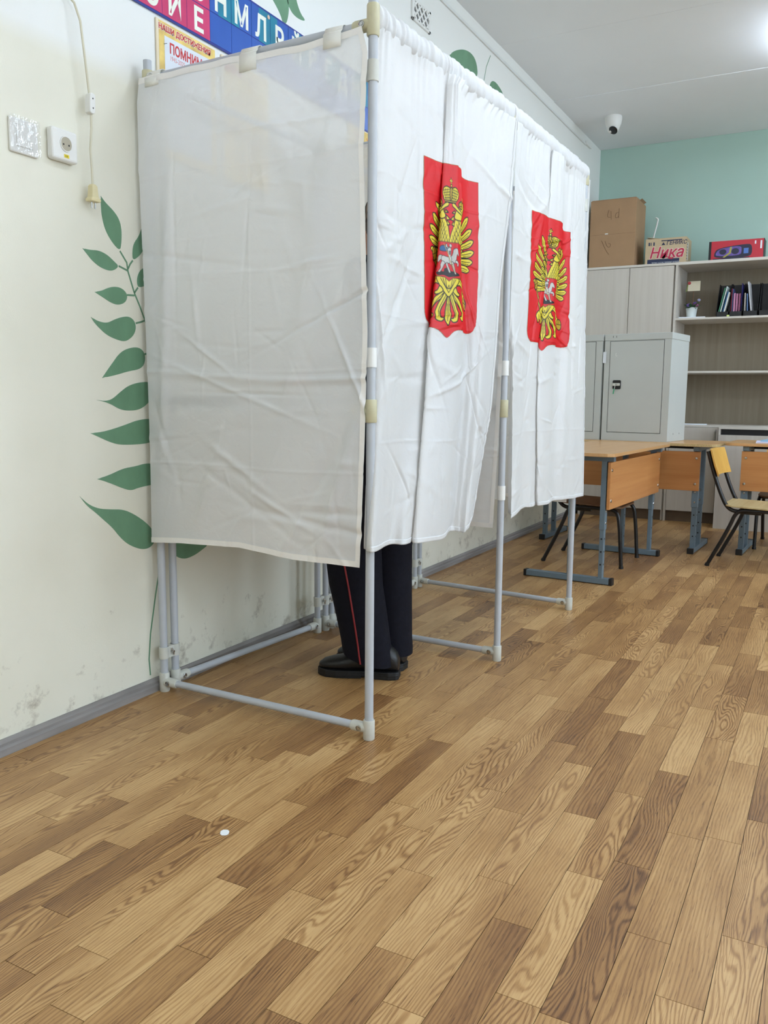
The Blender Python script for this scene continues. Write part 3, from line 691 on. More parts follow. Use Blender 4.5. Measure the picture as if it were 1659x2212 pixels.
    g = lambda pts: [(.335+.33*a, .445+.20*b) for a, b in pts]
    def gs(pts, col, w=.0022): q = cr(g(pts), True, 4); fill(q, col); stroke(q, w, DARK, True)
    gs([(.12, .92), (.22, .85), (.34, .86), (.36, .77), (.46, .75), (.54, .82), (.66, .84), (.82, .86), (.90, .90), (.74, .95), (.62, .97), (.48, .99), (.34, .95), (.20, .97)], BLK); stroke(cr(g([(.13, .93), (.10, .86), (.13, .80)])), .004, BLK)
    gs([(.28, .42), (.20, .38), (.11, .44), (.08, .56), (.13, .60), (.19, .54), (.24, .50)], SIL)
    gs([(.27, .40), (.42, .42), (.56, .40), (.62, .30), (.64, .20), (.72, .15), (.80, .20), (.86, .30), (.84, .36), (.76, .32), (.73, .42), (.72, .52), (.62, .60), (.45, .60), (.32, .62), (.24, .52)], SIL)
    gs([(.27, .55), (.22, .66), (.24, .76), (.18, .87), (.24, .88), (.30, .77), (.33, .66), (.36, .60)], SIL)
    gs([(.42, .58), (.46, .68), (.52, .78), (.55, .86), (.50, .87), (.44, .76), (.38, .64)], SIL)
    gs([(.62, .55), (.66, .68), (.70, .80), (.76, .88), (.70, .90), (.64, .80), (.58, .66), (.56, .58)], SIL)
    gs([(.70, .50), (.80, .50), (.86, .56), (.84, .66), (.79, .64), (.79, .58), (.70, .58)], SIL)
    gs([(.46, .14), (.32, .10), (.18, .14), (.16, .24), (.26, .27), (.40, .26), (.48, .22)], BLUE)
    gs([(.42, .16), (.52, .14), (.56, .22), (.54, .36), (.58, .46), (.56, .58), (.60, .62), (.52, .62), (.48, .46), (.44, .32)], SIL)
    gs([(.48, .06), (.54, .04), (.58, .08), (.57, .13), (.51, .14)], SIL); gs([(.44, .17), (.36, .14), (.36, .06), (.40, .06), (.41, .12), (.47, .15)], SIL)
    stroke(g([(.30, .06), (.70, .86)]), .0026, OLD); fill(g([(.46, .24), (.56, .23), (.56, .34), (.47, .36)]), np.array(lin((110, 110, 110))))
    Cd = C.reshape(ny, ss, nx, ss, 3).mean((1, 3)); Id = inside.reshape(ny, ss, nx, ss).mean((1, 3)) > .5
    return Cd, Id
E_STEP = .0014
E_COL, E_IN = emblem_raster(E_STEP)

# ------------------------------------------------------------------ front curtains with pleats
def hermite(cs, P, c):
    """smooth curve through control points P (rows: samples, K columns) at parameters cs, evaluated at c"""
    cs = np.array(cs); K = len(cs); h = np.diff(cs); sl = np.diff(P, axis=-1)/h
    tg = np.empty_like(P); tg[..., 0] = sl[..., 0]; tg[..., -1] = sl[..., -1]
    tg[..., 1:-1] = (sl[..., :-1]*h[1:]+sl[..., 1:]*h[:-1])/(h[1:]+h[:-1])
    k = np.clip(np.searchsorted(cs, c, side='right')-1, 0, K-2); t = (c-cs[k])/h[k]
    r = np.arange(P.shape[0])[:, None]; p0, p1, m0, m1 = P[r, k], P[r, k+1], tg[r, k]*h[k], tg[r, k+1]*h[k]
    return (2*t**3-3*t**2+1)*p0+(t**3-2*t**2+t)*m0+(-2*t**3+3*t**2)*p1+(t**3-t**2)*m1
def front_curtain(p, q, cs, rows, zemb, ridge_seed, label, hem_z):
    d = (q-p).normalized(); nrm = Vector((d.y, -d.x, 0))
    if nrm.x < 0: nrm = -nrm
    root = empty('front_curtain', label, 'curtain', tuple(up(p, .55))); O = up(p, .55)
    zr = np.array([r[0] for r in rows]); TT = np.array([[a for a, _ in r[1]] for r in rows]); NN = np.array([[b for _, b in r[1]] for r in rows])
    order = np.argsort(zr); zr, TT, NN = zr[order], TT[order], NN[order]
    c0, c1 = cs[0], cs[-1]
    R = ridges(220, c1-c0, .5, 2.0, ridge_seed, .0036, (.02, .13)); RB = ridges(18, c1-c0, .5, 1.9, ridge_seed+1, .008, (.1, .35))
    def surf(c, z, push=0.0):
        zc = z[:, 0]; K = len(cs)
        T = np.stack([np.interp(zc, zr, TT[:, k]) for k in range(K)], 1); N = np.stack([np.interp(zc, zr, NN[:, k]) for k in range(K)], 1)
        t = hermite(cs, T, c); n_ = hermite(cs, N, c)
        fade = np.clip((1.97-z)/.25, 0, 1)
        n_ = n_+fade*(eval_ridges(R, c-c0, z)+eval_ridges(RB, c-c0, z)+.0035*wave_sum(c, z, ridge_seed+3, 5, 1, (18, 60), 4))
        # gathers below the rod sleeve
        g = np.exp(-np.clip(1.965-z, 0, 9)/.10); n_ = n_+g*.004*np.sin(c*150+3*np.sin(c*23))*np.clip((2.0-z)/.05, .3, 1)
        for zf in (.86, 1.22, 1.60): n_ = n_+.0012*np.exp(-((z-zf)/.004)**2)
        P = np.empty(c.shape+(3,)); P[..., 0] = p.x-O.x+d.x*t+nrm.x*n_; P[..., 1] = p.y-O.y+d.y*t+nrm.y*n_; P[..., 2] = z-O.z
        if push:
            du = np.gradient(P, axis=1); dv = np.gradient(P, axis=0); nn = np.cross(du, dv); nn /= np.linalg.norm(nn, axis=-1, keepdims=True)+1e-9
            ref = nn @ np.array(nrm); s = 1.0
            mid = ref[:, :5].mean()
            P = P+nn*(push if mid > 0 else -push)
        return P
    hz = lambda c: np.interp(c, *hem_z)
    c, v = np.meshgrid(np.linspace(c0, c1, 300), np.linspace(0, 1, 360))
    z = 1.962+(.55-1.962)*v
    X = surf(c, z); X[..., 2] += (hz(c)-.55)*np.clip(v, 0, 1)**2
    grid_mesh('cloth', X, M_satin, root)
    H = X[-5:, :, :].copy(); H[..., 0] += nrm.x*.0013; H[..., 1] += nrm.y*.0013; grid_mesh('hem', H, M_satin, root, thick=.0014)
    H = X[:, -5:, :].copy(); H[..., 0] += nrm.x*.0013; H[..., 1] += nrm.y*.0013; grid_mesh('hem', H, M_satin, root, thick=.0014)
    # sleeve around the rod
    uu = np.linspace(c0, c1, 420); an = np.linspace(0, 2*PI, 25)
    t = np.interp(uu, cs, TT[-1]); X = np.empty((25, 420, 3))
    rr = np.random.default_rng(ridge_seed+9); ph = rr.uniform(0, 6, 4)
    for i, a in enumerate(an):
        rip = .0030*np.sin(uu*205+ph[0]+2.5*np.sin(uu*19+ph[1])+.5*math.sin(a))+.0016*np.sin(uu*97+ph[2]+1.2*np.sin(uu*31))+.0007*np.sin(uu*380+a*1.0)
        rad = .0185+rip*(.8+.5*math.cos(a)); n_ = math.cos(a)*rad; zz = ZR-.006+math.sin(a)*(.033+rip*.6)+.0022*np.sin(uu*41+ph[3])+.0012*np.sin(uu*140+ph[0])
        X[i, :, 0] = p.x-O.x+d.x*t+nrm.x*n_; X[i, :, 1] = p.y-O.y+d.y*t+nrm.y*n_; X[i, :, 2] = zz-O.z
    grid_mesh('rod_sleeve', X, M_satin, root)
    # emblem, printed on the face of the cloth
    ny, nx = E_IN.shape
    c, v = np.meshgrid(np.linspace(0, EW, nx), np.linspace(0, EH, ny)); z = zemb-v
    X = surf(c, z, .0013); vv = (1.962-z)/(1.962-.55); X[..., 2] += (hz(c)-.55)*np.clip(vv, 0, 1)**2
    keep = E_IN[:-1, :-1] & E_IN[1:, :-1] & E_IN[:-1, 1:] & E_IN[1:, 1:]
    e = grid_mesh('emblem', X, M_print, root, attr=E_COL, keep=keep)
    e['label'] = 'red shield emblem with a golden double-headed eagle'
    return root
def rows_of(k, data):
    """control rows: apparent distance along the rod and bulge n, reduced to plan coordinates"""
    return [(z, [(ta-k*n, n) for ta, n in r]) for z, r in data]
CS1 = [-.29, -.20, -.11, 0, .085, .115, .145, .22, .295, .33, .44, .54, .64]
R1 = rows_of(1.88, [
 (2.00, [(.035, .019), (.11, .019), (.19, .019), (.29, .019), (.38, .019), (.41, .019), (.43, .019), (.50, .024), (.56, .024), (.585, .019), (.72, .019), (.83, .019), (.940, .022)]),
 (1.93, [(.010, .004), (.09, .012), (.17, .004), (.272, .008), (.385, .012), (.412, .010), (.415, .014), (.46, .034), (.50, .034), (.525, .010), (.65, .012), (.77, .012), (.935, .024)]),
 (1.70, [(.000, .000), (.08, .014), (.16, .000), (.272, .004), (.395, .012), (.405, .006), (.392, .012), (.45, .032), (.507, .034), (.514, .000), (.637, .004), (.75, .018), (.905, .022)]),
 (1.40, [(.000, -.004), (.09, .016), (.16, .000), (.284, .002), (.378, .002), (.392, -.001), (.368, .009), (.447, .036), (.526, .040), (.530, .000), (.653, .002), (.73, .018), (.838, .000)]),
 (1.20, [(-.005, -.008), (.09, .018), (.17, .000), (.292, .000), (.350, -.004), (.362, -.005), (.327, .009), (.440, .040), (.549, .044), (.552, .000), (.645, .004), (.72, .022), (.818, .000)]),
 (.95, [(-.02, -.014), (.07, .020), (.16, -.004), (.275, -.004), (.32, -.008), (.335, -.010), (.30, .006), (.42, .040), (.53, .044), (.535, -.004), (.62, .004), (.69, .026), (.785, .000)]),
 (.55, [(-.045, -.026), (.02, .022), (.10, -.010), (.195, .020), (.23, .000), (.245, -.014), (.245, .012), (.35, .040), (.45, .040), (.47, -.002), (.55, .006), (.60, .030), (.655, .002)])])
front_curtain(P1, P2, CS1, R1, 1.698, 61, 'white curtain with red eagle emblem closing the booth nearest the leaf branch', ([-.29, 0, .3, .5, .6, .64], [.566, .560, .552, .545, .56, .585]))
CS2 = [-.22, -.13, -.06, 0, .15, .172, .195, .24, .29, .325, .44, .56, .68]
R2 = rows_of(2.94, [
 (2.00, [(.060, .022), (.165, .019), (.235, .019), (.29, .019), (.43, .019), (.455, .019), (.475, .019), (.53, .022), (.58, .022), (.62, .019), (.73, .019), (.84, .019), (.965, .019)]),
 (1.93, [(.060, .022), (.13, .014), (.18, .004), (.240, .006), (.42, .012), (.44, .004), (.44, .014), (.52, .028), (.59, .030), (.61, .006), (.73, .010), (.85, .012), (.965, .006)]),
 (1.69, [(.050, .019), (.115, .014), (.17, .002), (.232, .006), (.430, .016), (.436, .006), (.426, .016), (.52, .032), (.603, .034), (.608, .002), (.725, .008), (.85, .020), (.975, .010)]),
 (1.42, [(.045, .012), (.105, .014), (.16, .002), (.231, .002), (.408, .010), (.414, .002), (.402, .011), (.475, .030), (.547, .034), (.555, -.002), (.748, .016), (.86, .026), (.99, .016)]),
 (1.20, [(.035, .000), (.10, .016), (.16, .002), (.213, .000), (.370, .006), (.38, .000), (.36, .010), (.45, .032), (.56, .036), (.57, .000), (.765, .022), (.87, .030), (1.005, .024)]),
 (.93, [(.058, .000), (.11, .018), (.17, .002), (.21, .000), (.36, .008), (.37, .003), (.36, .012), (.45, .030), (.55, .034), (.56, .002), (.75, .024), (.88, .034), (1.02, .034)]),
 (.55, [(.075, -.012), (.115, .020), (.135, .026), (.20, .002), (.37, .014), (.385, .004), (.40, .014), (.46, .026), (.54, .032), (.575, .012), (.735, .024), (.89, .042), (1.045, .046)])])
front_curtain(P2, P3, CS2, R2, 1.700, 88, 'white curtain with folded red eagle emblem closing the booth next to the desks', ([-.22, -.1, .05, .3, .68], [.56, .545, .565, .558, .548]))

# ------------------------------------------------------------------ writing shelves inside the booths
M_shelf = wood_mat('shelf_laminate', (150, 142, 134), (126, 118, 110), 'Y', 40)
def writing_shelf(y0, y1, x0, x1, label):
    t = empty('writing_shelf', label, 'shelf', ((x0+x1)/2, (y0+y1)/2, .972))
    a, b = (x1-x0)/2, (y1-y0)/2
    MB().box(-a, a, -b, b, 0, .020).build('board', M_shelf, t, bevel=.003)
    MB().box(-a-.001, a+.001, -b-.0015, -b+.0005, -.004, .0215).build('shade_strip', mat('painted_shelf_shade', (44, 42, 42), .6), t)  # added dark strip, paints in the shelf's silhouette shade behind the curtain
    for x in (-a+.09, a-.04):
        for s in (-1, 1): MB().box(x-.012, x+.012, s*(b-.004)-.005, s*(b-.004)+.005, -.040, -.004).build('bracket', M_white, t, bevel=.003)
writing_shelf(-.034, .80, .047, .372, 'grey laminate writing shelf dimly seen through the sheer side curtain')
writing_shelf(.93, 1.78, .10, .42, 'grey laminate writing shelf in the booth next to the desks')
# ------------------------------------------------------------------ person standing in the first booth, facing the wall
M_skin = mat('skin', (205, 160, 135), .5, var=.04, scale=20)
M_navy = mat('navy_uniform_cloth', (19, 19, 29), .85, var=.18, scale=60, bump=.25, bscale=400, spec=.2)
M_pipe = mat('red_piping', (132, 28, 32), .6)
M_shoe = mat('black_leather', (20, 20, 22), .38, var=.15, scale=12, bump=.15, bscale=140)
M_sole = mat('black_rubber', (15, 15, 16), .6, bump=.1, bscale=90)
def hair_mat():
    mt = bpy.data.materials.new('brown_streaked_hair'); mt.use_nodes = True; n, l = nodes_of(mt); b = n['Principled BSDF']
    tc = n.new('ShaderNodeTexCoord'); w = n.new('ShaderNodeTexWave'); w.inputs['Scale'].default_value = 26; w.inputs['Distortion'].default_value = 5; w.inputs['Detail'].default_value = 3; w.inputs['Detail Scale'].default_value = 2
    l.new(tc.outputs['Object'], w.inputs['Vector']); rp = n.new('ShaderNodeValToRGB')
    rp.color_ramp.elements[0].position = .35; rp.color_ramp.elements[0].color = lin((42, 32, 28))+(1,); rp.color_ramp.elements[1].position = .9; rp.color_ramp.elements[1].color = lin((150, 128, 110))+(1,)
    l.new(w.outputs['Fac'], rp.inputs[0]); l.new(rp.outputs[0], b.inputs['Base Color']); b.inputs['Roughness'].default_value = .5; return mt
M_hair = hair_mat()
PO = Vector((.55, .52, 0))
pe = empty('person', 'person in dark uniform trousers with red piping, standing in the booth', 'person', tuple(PO))
def pb(mb, name, mt, parent=None, **k):
    mb.v = [tuple(Vector(v)-PO) for v in mb.v]; return mb.build(name, mt, parent or pe, **k)
def ell(c, rx, ry, n=24, tilt=0.0, yaw=0.0, pw=2.0):
    o = []
    for k in range(n):
        t = 2*PI*k/n; cx, sy = math.cos(t), math.sin(t)
        x = rx*math.copysign(abs(cx)**(2/pw), cx); y = ry*math.copysign(abs(sy)**(2/pw), sy)
        o.append(Vector((c[0]+x*math.cos(yaw)-y*math.sin(yaw), c[1]+x*math.sin(yaw)+y*math.cos(yaw), c[2]+x*math.tan(tilt))))
    return o
# body: torso, neck, head, arms and legs grown from one skeleton
def skin_body():
    V = [(.60, .52, .94), (.59, .52, 1.10), (.585, .52, 1.27), (.585, .52, 1.40), (.580, .52, 1.47), (.572, .52, 1.535), (.566, .52, 1.60), (.572, .52, 1.655),      # 0 pelvis .. 7 crown
         (.59, .435, .90), (.52, .455, .50), (.575, .462, .10), (.59, .605, .90), (.545, .592, .50), (.57, .587, .10),                                                # 8..13 legs
         (.59, .36, 1.395), (.555, .325, 1.12), (.365, .385, 1.055), (.59, .68, 1.395), (.555, .715, 1.12), (.365, .64, 1.055),                                     # 14..19 arms
         (.548, .52, 1.548)]
    R = [.13, .125, .135, .085, .052, .07, .082, .05, .085, .06, .045, .085, .06, .045, .052, .042, .028, .052, .042, .028, .062]
    E = [(0, 1), (1, 2), (2, 3), (3, 4), (4, 5), (5, 6), (6, 7), (0, 8), (8, 9), (9, 10), (0, 11), (11, 12), (12, 13), (3, 14), (14, 15), (15, 16), (3, 17), (17, 18), (18, 19), (5, 20)]
    for (w, s) in ((16, 1), (19, -1)):
        x, y, z = V[w]; pm = len(V); V.append((x-.055, y+.004*s, z-.006)); R.append(.030); E.append((w, pm))
        kn = []
        for k, (dy, L) in enumerate(((-.027, .058), (-.009, .068), (.009, .064), (.025, .052))):
            b = len(V); V.append((x-.088, y+dy*s, z-.004)); R.append(.0095); E.append((pm, b))
            V.append((x-.088-L*.5, y+dy*s, z-.010)); R.append(.0085); E.append((b, b+1))
            V.append((x-.088-L*.85, y+dy*s, z-.030)); R.append(.0075); E.append((b+1, b+2))
        b = len(V); V.append((x-.045, y+.036*s, z-.012)); R.append(.011); E.append((pm, b)); V.append((x-.085, y+.050*s, z-.022)); R.append(.009); E.append((b, b+1))
    me = bpy.data.meshes.new('body'); me.from_pydata([tuple(Vector(v)-PO) for v in V], E, []); me.materials.append(M_skin)
    o = bpy.data.objects.new('body', me); COL.objects.link(o); o.parent = pe
    o.modifiers.new('skin', 'SKIN'); o.modifiers.new('sub', 'SUBSURF').levels = 2; o.modifiers['sub'].render_levels = 2
    for i, r in enumerate(R): me.skin_vertices[0].data[i].radius = (r, r)
    me.skin_vertices[0].data[0].use_root = True
    o.modifiers['skin'].use_smooth_shade = True
    return o
body = skin_body()
# face features: eyes, nose, mouth, ears set on the skull (face turned to the wall, -x)
mb = MB()
mb.lathe([(.001, .03), (.010, .02), (.014, .0), (.011, -.008), (.001, -.010)], (.492, .52, 1.563), Matrix.Rotation(math.radians(-14), 3, 'Y'), 10)
for s in (-1, 1):
    mb.lathe([(.0005, -.011), (.008, -.008), (.0115, 0), (.008, .008), (.0005, .011)], (.500, .52+s*.03, 1.592), None, 10)
    mb.quad_box(Matrix.Translation((.574, .52+s*.083, 1.575)) @ Matrix.Rotation(s*.3, 4, 'Z'), .032, .012, .055)
mb.quad_box(Matrix.Translation((.498, .52, 1.532)), .012, .042, .010)
pb(mb, 'face_features', M_skin, smooth=True, bevel=.003)
mb = MB(); hc = Vector((.586, .52, 1.605)); rings = []
for k in range(11):
    a = -.55+(PI/2+.55)*k/10; rr = math.cos(a); z = hc.z+.088*math.sin(a)
    rings.append([Vector((hc.x+(.100 if math.cos(2*PI*j/28) > -.2 else .092)*max(rr, .02)*math.cos(2*PI*j/28), hc.y+.092*max(rr, .02)*math.sin(2*PI*j/28), z+(-.012 if math.cos(2*PI*j/28) < -.75 else -.05)*(1-k/10))) for j in range(28)])
hr = pb(mb.loft(rings), 'hair', M_hair, smooth=True)
# jacket: torso and sleeves
mb = MB()
mb.loft([ell((.60, .52, .80), .125, .19), ell((.60, .52, .90), .13, .195), ell((.595, .52, 1.05), .125, .18), ell((.59, .52, 1.22), .135, .195), ell((.59, .52, 1.35), .125, .20), ell((.588, .52, 1.43), .085, .15), ell((.585, .52, 1.475), .062, .068)])
jk = pb(mb, 'jacket', M_navy, smooth=True)
for s, (a, b, c) in ((-1, ((.59, .35, 1.40), (.555, .322, 1.12), (.38, .380, 1.057))), (1, ((.59, .69, 1.40), (.555, .718, 1.12), (.38, .645, 1.057)))):
    mb = MB(); a, b, c = Vector(a), Vector(b), Vector(c)
    mb.tube([a+Vector((0, -s*.06, .01)), a, (a+b)/2, b+Vector((.01, 0, .04)), b, b+(c-b)*.3, c], [.055, .072, .062, .056, .055, .05, .041], 16); pb(mb, 'sleeve', M_navy, jk, smooth=True)
# trousers: wide straight legs breaking over the shoes
def leg(c_top, pts):
    mb = MB(); rings = []
    for (x, y, z, rx, ry, tl) in pts: rings.append(ell((x, y, z), rx, ry, 32, tl, pw=2.25))
    return mb.loft(rings)
near = [(.595, .455, .93, .12, .10, 0), (.565, .452, .80, .115, .098, 0), (.52, .452, .62, .106, .092, 0), (.487, .452, .46, .101, .088, .03), (.497, .453, .34, .097, .084, 0), (.522, .455, .22, .093, .080, -.05), (.538, .457, .13, .091, .076, -.1), (.545, .458, .095, .094, .077, -.16), (.548, .459, .07, .092, .076, -.22)]
far = [(.595, .585, .93, .12, .10, 0), (.585, .588, .80, .112, .098, 0), (.560, .590, .62, .10, .09, 0), (.545, .590, .46, .096, .086, 0), (.552, .588, .34, .091, .08, 0), (.56, .587, .22, .086, .077, -.04), (.566, .586, .13, .083, .073, -.08), (.568, .586, .095, .084, .074, -.13), (.570, .586, .075, .082, .073, -.18)]
tr = pb(leg(None, near), 'trousers', M_navy, smooth=True)
pb(leg(None, far), 'trouser_leg', M_navy, tr, smooth=True)
pts = []
for (x, y, z, rx, ry, tl) in near:
    px_ = .582-.19*z if z > .3 else .568-.14*z; dx = min(max((px_-x)/rx, -.9), .9); pts.append(Vector((px_, y-ry*(1-abs(dx)**2.25)**(1/2.25)-.0012, z+dx*rx*math.tan(tl))))
pp = []
for a, b in zip(pts, pts[1:]): pp += [a.lerp(b, k/6) for k in range(6)]
def clampout(p_):
    return p_
pb(MB().tube(pp+[pts[-1]], .0032, 8), 'red_piping', M_pipe, tr, smooth=True)
def shoe(heel, toe):
    heel, toe = Vector((heel[0], heel[1], 0)), Vector((toe[0], toe[1], 0)); d = (toe-heel).normalized(); L = (toe-heel).length; sd = Vector((-d.y, d.x, 0)); M = frame(heel, d, sd)
    def ring(x, w, z0, z1, pw=2.4, n=20, lean=0.0):
        o = []
        for k in range(n):
            t = 2*PI*k/n; cy, sz = math.cos(t), math.sin(t)
            o.append(M @ Vector((x+lean*(sz*.5+.5), w*math.copysign(abs(cy)**(2/pw), cy), (z0+z1)/2+(z1-z0)/2*math.copysign(abs(sz)**(2/pw), sz))))
        return o
    u = MB(); u.loft([ring(L*.015, .026, .03, .075), ring(L*.04, .034, .026, .095), ring(L*.14, .038, .024, .125), ring(L*.30, .038, .024, .130), ring(L*.42, .040, .024, .112), ring(L*.55, .046, .024, .090), ring(L*.70, .050, .024, .074), ring(L*.84, .047, .024, .064), ring(L*.94, .036, .024, .055), ring(L*.99, .016, .026, .044)])
    so = MB(); prof = []
    hw = [(0, .022), (.03, .034), (.12, .040), (.3, .037), (.45, .039), (.6, .048), (.75, .053), (.88, .048), (.96, .033), (1.0, .014)]
    poly = [(L*a+.002, b) for a, b in hw]+[(L*a+.002, -b) for a, b in hw[::-1]]
    so.prism(poly, .020, M @ Matrix.Translation((0, 0, .008)))
    hp = [(L*a+.002, b) for a, b in hw if a < .34]; so.prism(hp+[(a, -b) for a, b in hp[::-1]], .010, M)
    fp = [(L*a+.002, b*.96) for a, b in hw if a > .42]; so.prism(fp+[(a, -b) for a, b in fp[::-1]], .010, M)
    s = pb(u, 'shoe', M_shoe, smooth=True); pb(so, 'sole', M_sole, s, bevel=.002)
    w = MB()
    for z in (.018, .024): w.tube([M @ Vector((L*a+.002-(.0005 if a == 0 else 0), b+.0012, z)) for a, b in hw[:6]][::-1]+[M @ Vector((L*a+.002, -b-.0012, z)) for a, b in hw[:6]], .0012, 6)
    pb(w, 'welt', M_shoe, s)
shoe((.655, .500), (.372, .408)); shoe((.632, .592), (.352, .575))

# ------------------------------------------------------------------ things on the left wall
t = empty('light_switch', 'white light switch under glossy clear tape, beside the socket', 'switch', (XW, -.456, 1.682))
MB().box(0, .009, -.045, .045, -.045, .045).build('cover', M_white, t, bevel=.004)
MB().box(.009, .0125, -.026, .026, -.028, .030).build('rocker', M_white, t, bevel=.002)
def tape_mat():
    mt = bpy.data.materials.new('clear_tape'); mt.use_nodes = True; n, l = nodes_of(mt)
    for x in list(n):
        if x.type != 'OUTPUT_MATERIAL': n.remove(x)
    o = [x for x in n if x.type == 'OUTPUT_MATERIAL'][0]; a = n.new('ShaderNodeBsdfTransparent'); g = n.new('ShaderNodeBsdfGlossy'); g.inputs['Roughness'].default_value = .12; mx = n.new('ShaderNodeMixShader'); mx.inputs[0].default_value = .10
    tc = n.new('ShaderNodeTexCoord'); nz = n.new('ShaderNodeTexNoise'); nz.inputs['Scale'].default_value = 55; l.new(tc.outputs['Object'], nz.inputs['Vector']); bp = n.new('ShaderNodeBump'); bp.inputs['Strength'].default_value = .9; bp.inputs['Distance'].default_value = .01; l.new(nz.outputs['Fac'], bp.inputs['Height']); l.new(bp.outputs[0], g.inputs['Normal'])
    l.new(a.outputs[0], mx.inputs[1]); l.new(g.outputs[0], mx.inputs[2]); l.new(mx.outputs[0], o.inputs[0]); return mt
MB().box(.0128, .0132, -.047, .050, -.043, .050).build('clear_tape', tape_mat(), t)
t = empty('power_socket', 'white wall socket with a small yellow sticker, beside the switch', 'socket', (XW, -.333, 1.690))
mb = MB(); mb.prism([(x, y) for x, y in smooth_poly([(-.045, -.043), (.045, -.043), (.045, .043), (-.045, .043)], 0)], .030, frame((0, 0, 0), (0, 1, 0), (0, 0, 1)))
MB().box(0, .026, -.045, .045, -.043, .043).build('case', M_white, t, bevel=.008, seg=3)
Mx = Matrix.Rotation(PI/2, 3, 'Y')
MB().lathe([(.0215, .0262), (.0212, .0285), (.019, .0285), (.0185, .0268), (.001, .0266)], (0, .002, .003), Mx).build('recess_ring', M_white, t, smooth=True)
MB().lathe([(.0186, .0262), (.0186, .0272), (.001, .0273)], (0, .002, .003), Mx).build('well', mat('socket_well', (176, 168, 148), .5), t, smooth=True)
for s in (-1, 1): MB().lathe([(.0026, .0270), (.0026, .0277), (.0005, .0278)], (0, .002+s*.0095, .001), Mx, 10).build('pin_hole', M_black, t)
MB().box(.0262, .0268, -.006, .011, -.034, -.025).build('sticker', mat('yellow_sticker', (232, 208, 40), .5), t)
text_obj('sticker_text', '220', .007, frame((.0268, -.004, -.032), (0, 1, 0), (0, 0, 1)), M_black, t, .0002)
# hanging lead with inline switch and plug
t = empty('power_lead', 'cream hanging power lead with an inline switch and a two-pin plug', 'power cord', (XW, -.246, 1.56))
O = Vector((XW, -.246, 1.56)); X_ = XW+.03
def wb(mb, name, mt, par, **k): mb.v = [tuple(Vector(v)-O) for v in mb.v]; return mb.build(name, mt, par, **k)
cord = [(XW+.006, -.33, 2.13), (XW+.010, -.30, 2.105), (X_-.008, -.278, 2.085), (X_, -.266, 2.04), (X_, -.257, 1.97), (X_, -.249, 1.905), (X_, -.2425, 1.85)]
wb(MB().tube(cord, .0034, 8), 'cable', M_cream, t, smooth=True)
wb(MB().tube([(X_, -.2385, 1.80), (X_, -.2395, 1.76), (X_, -.246, 1.70), (X_, -.243, 1.64), (X_, -.2425, 1.603)], .0034, 8), 'cable', M_cream, t, smooth=True)
Mi = frame((X_, -.2405, 1.826), (0, 1, -.06), (0, .06, 1)) 
sw = MB(); poly = [(.0105*math.cos(a), .020*math.copysign(1, math.sin(a))*(1 if abs(math.sin(a)) > .5 else abs(math.sin(a))*2)+.009*math.sin(a)) for a in [2*PI*k/24 for k in range(24)]]
sw.prism(poly, .022, Mi @ Matrix.Translation((0, 0, -.011))); so_ = wb(sw, 'inline_switch', M_white, t, bevel=.003)
for dz in (-.013, .013): wb(MB().lathe([(.0022, .0112), (.0022, .0118), (.0004, .0119)], Vector((X_, -.2405, 1.826+dz)), Mx, 8), 'switch_screw', M_black, so_)
pl = MB(); pl.loft([[Vector((X_+a*h[0], -.2425+b*h[1], h[2])) for a, b in ((-1, -1), (1, -1), (1, 1), (-1, 1))] for h in ((.007, .006, 1.604), (.010, .010, 1.598), (.011, .0115, 1.575), (.012, .013, 1.566), (.014, .0185, 1.562), (.013, .0175, 1.554))])
pg = wb(pl, 'plug', mat('yellowed_plug', (226, 214, 170), .45), t, bevel=.0025)
for s in (-1, 1): wb(MB().tube([(X_, -.2425+s*.0065, 1.556), (X_, -.2425+s*.0065, 1.536)], .0022, 8), 'pin', M_steel, pg)
t = tag(MB().tube([(XW+.004, -.70, 2.19), (XW+.005, -.45, 2.13), (XW+.006, -.31, 2.098)], .011, 10).build('conduit', M_white, smooth=True), 'white conduit stub carrying the hanging power lead', 'conduit')

# alphabet banner
BZ0, BZ1, BY0, BY1 = 2.190, 2.418, -.55, 2.05
bn = empty('alphabet_banner', 'long blue and pink alphabet letter banner above the poster boards', 'banner', (XW+.0015, .75, BZ0))
o3 = Vector((XW, .75, BZ0)); B = lambda y0, y1, z0, z1, x0, x1: MB().box(x0, x1, y0-.75, y1-.75, z0-BZ0, z1-BZ0)
M_bblue = mat('banner_blue', (44, 92, 178), .3, var=.08, scale=6); M_bpink = mat('banner_pink', (206, 62, 110), .3, var=.12, scale=8); M_bteal = mat('banner_teal', (28, 130, 158), .3, var=.2, scale=9); M_bedge = mat('banner_edge', (30, 50, 140), .35)
M_bline = mat('banner_line', (190, 205, 235), .4); M_letter = mat('cream_letter', (240, 240, 226), .4); M_shadow = mat('letter_outline', (70, 84, 90), .5)
B(BY0, BY1, BZ0, BZ1, 0, .006).build('backing', M_bedge, bn)
cw = .1165; y_first = .325-cw*7
tops = list('ГВБКТСОНМЛРЙ'); lows = list('ЫУАЯЁЮИЕ')
ncell = int((BY1-.02-y_first)/cw)
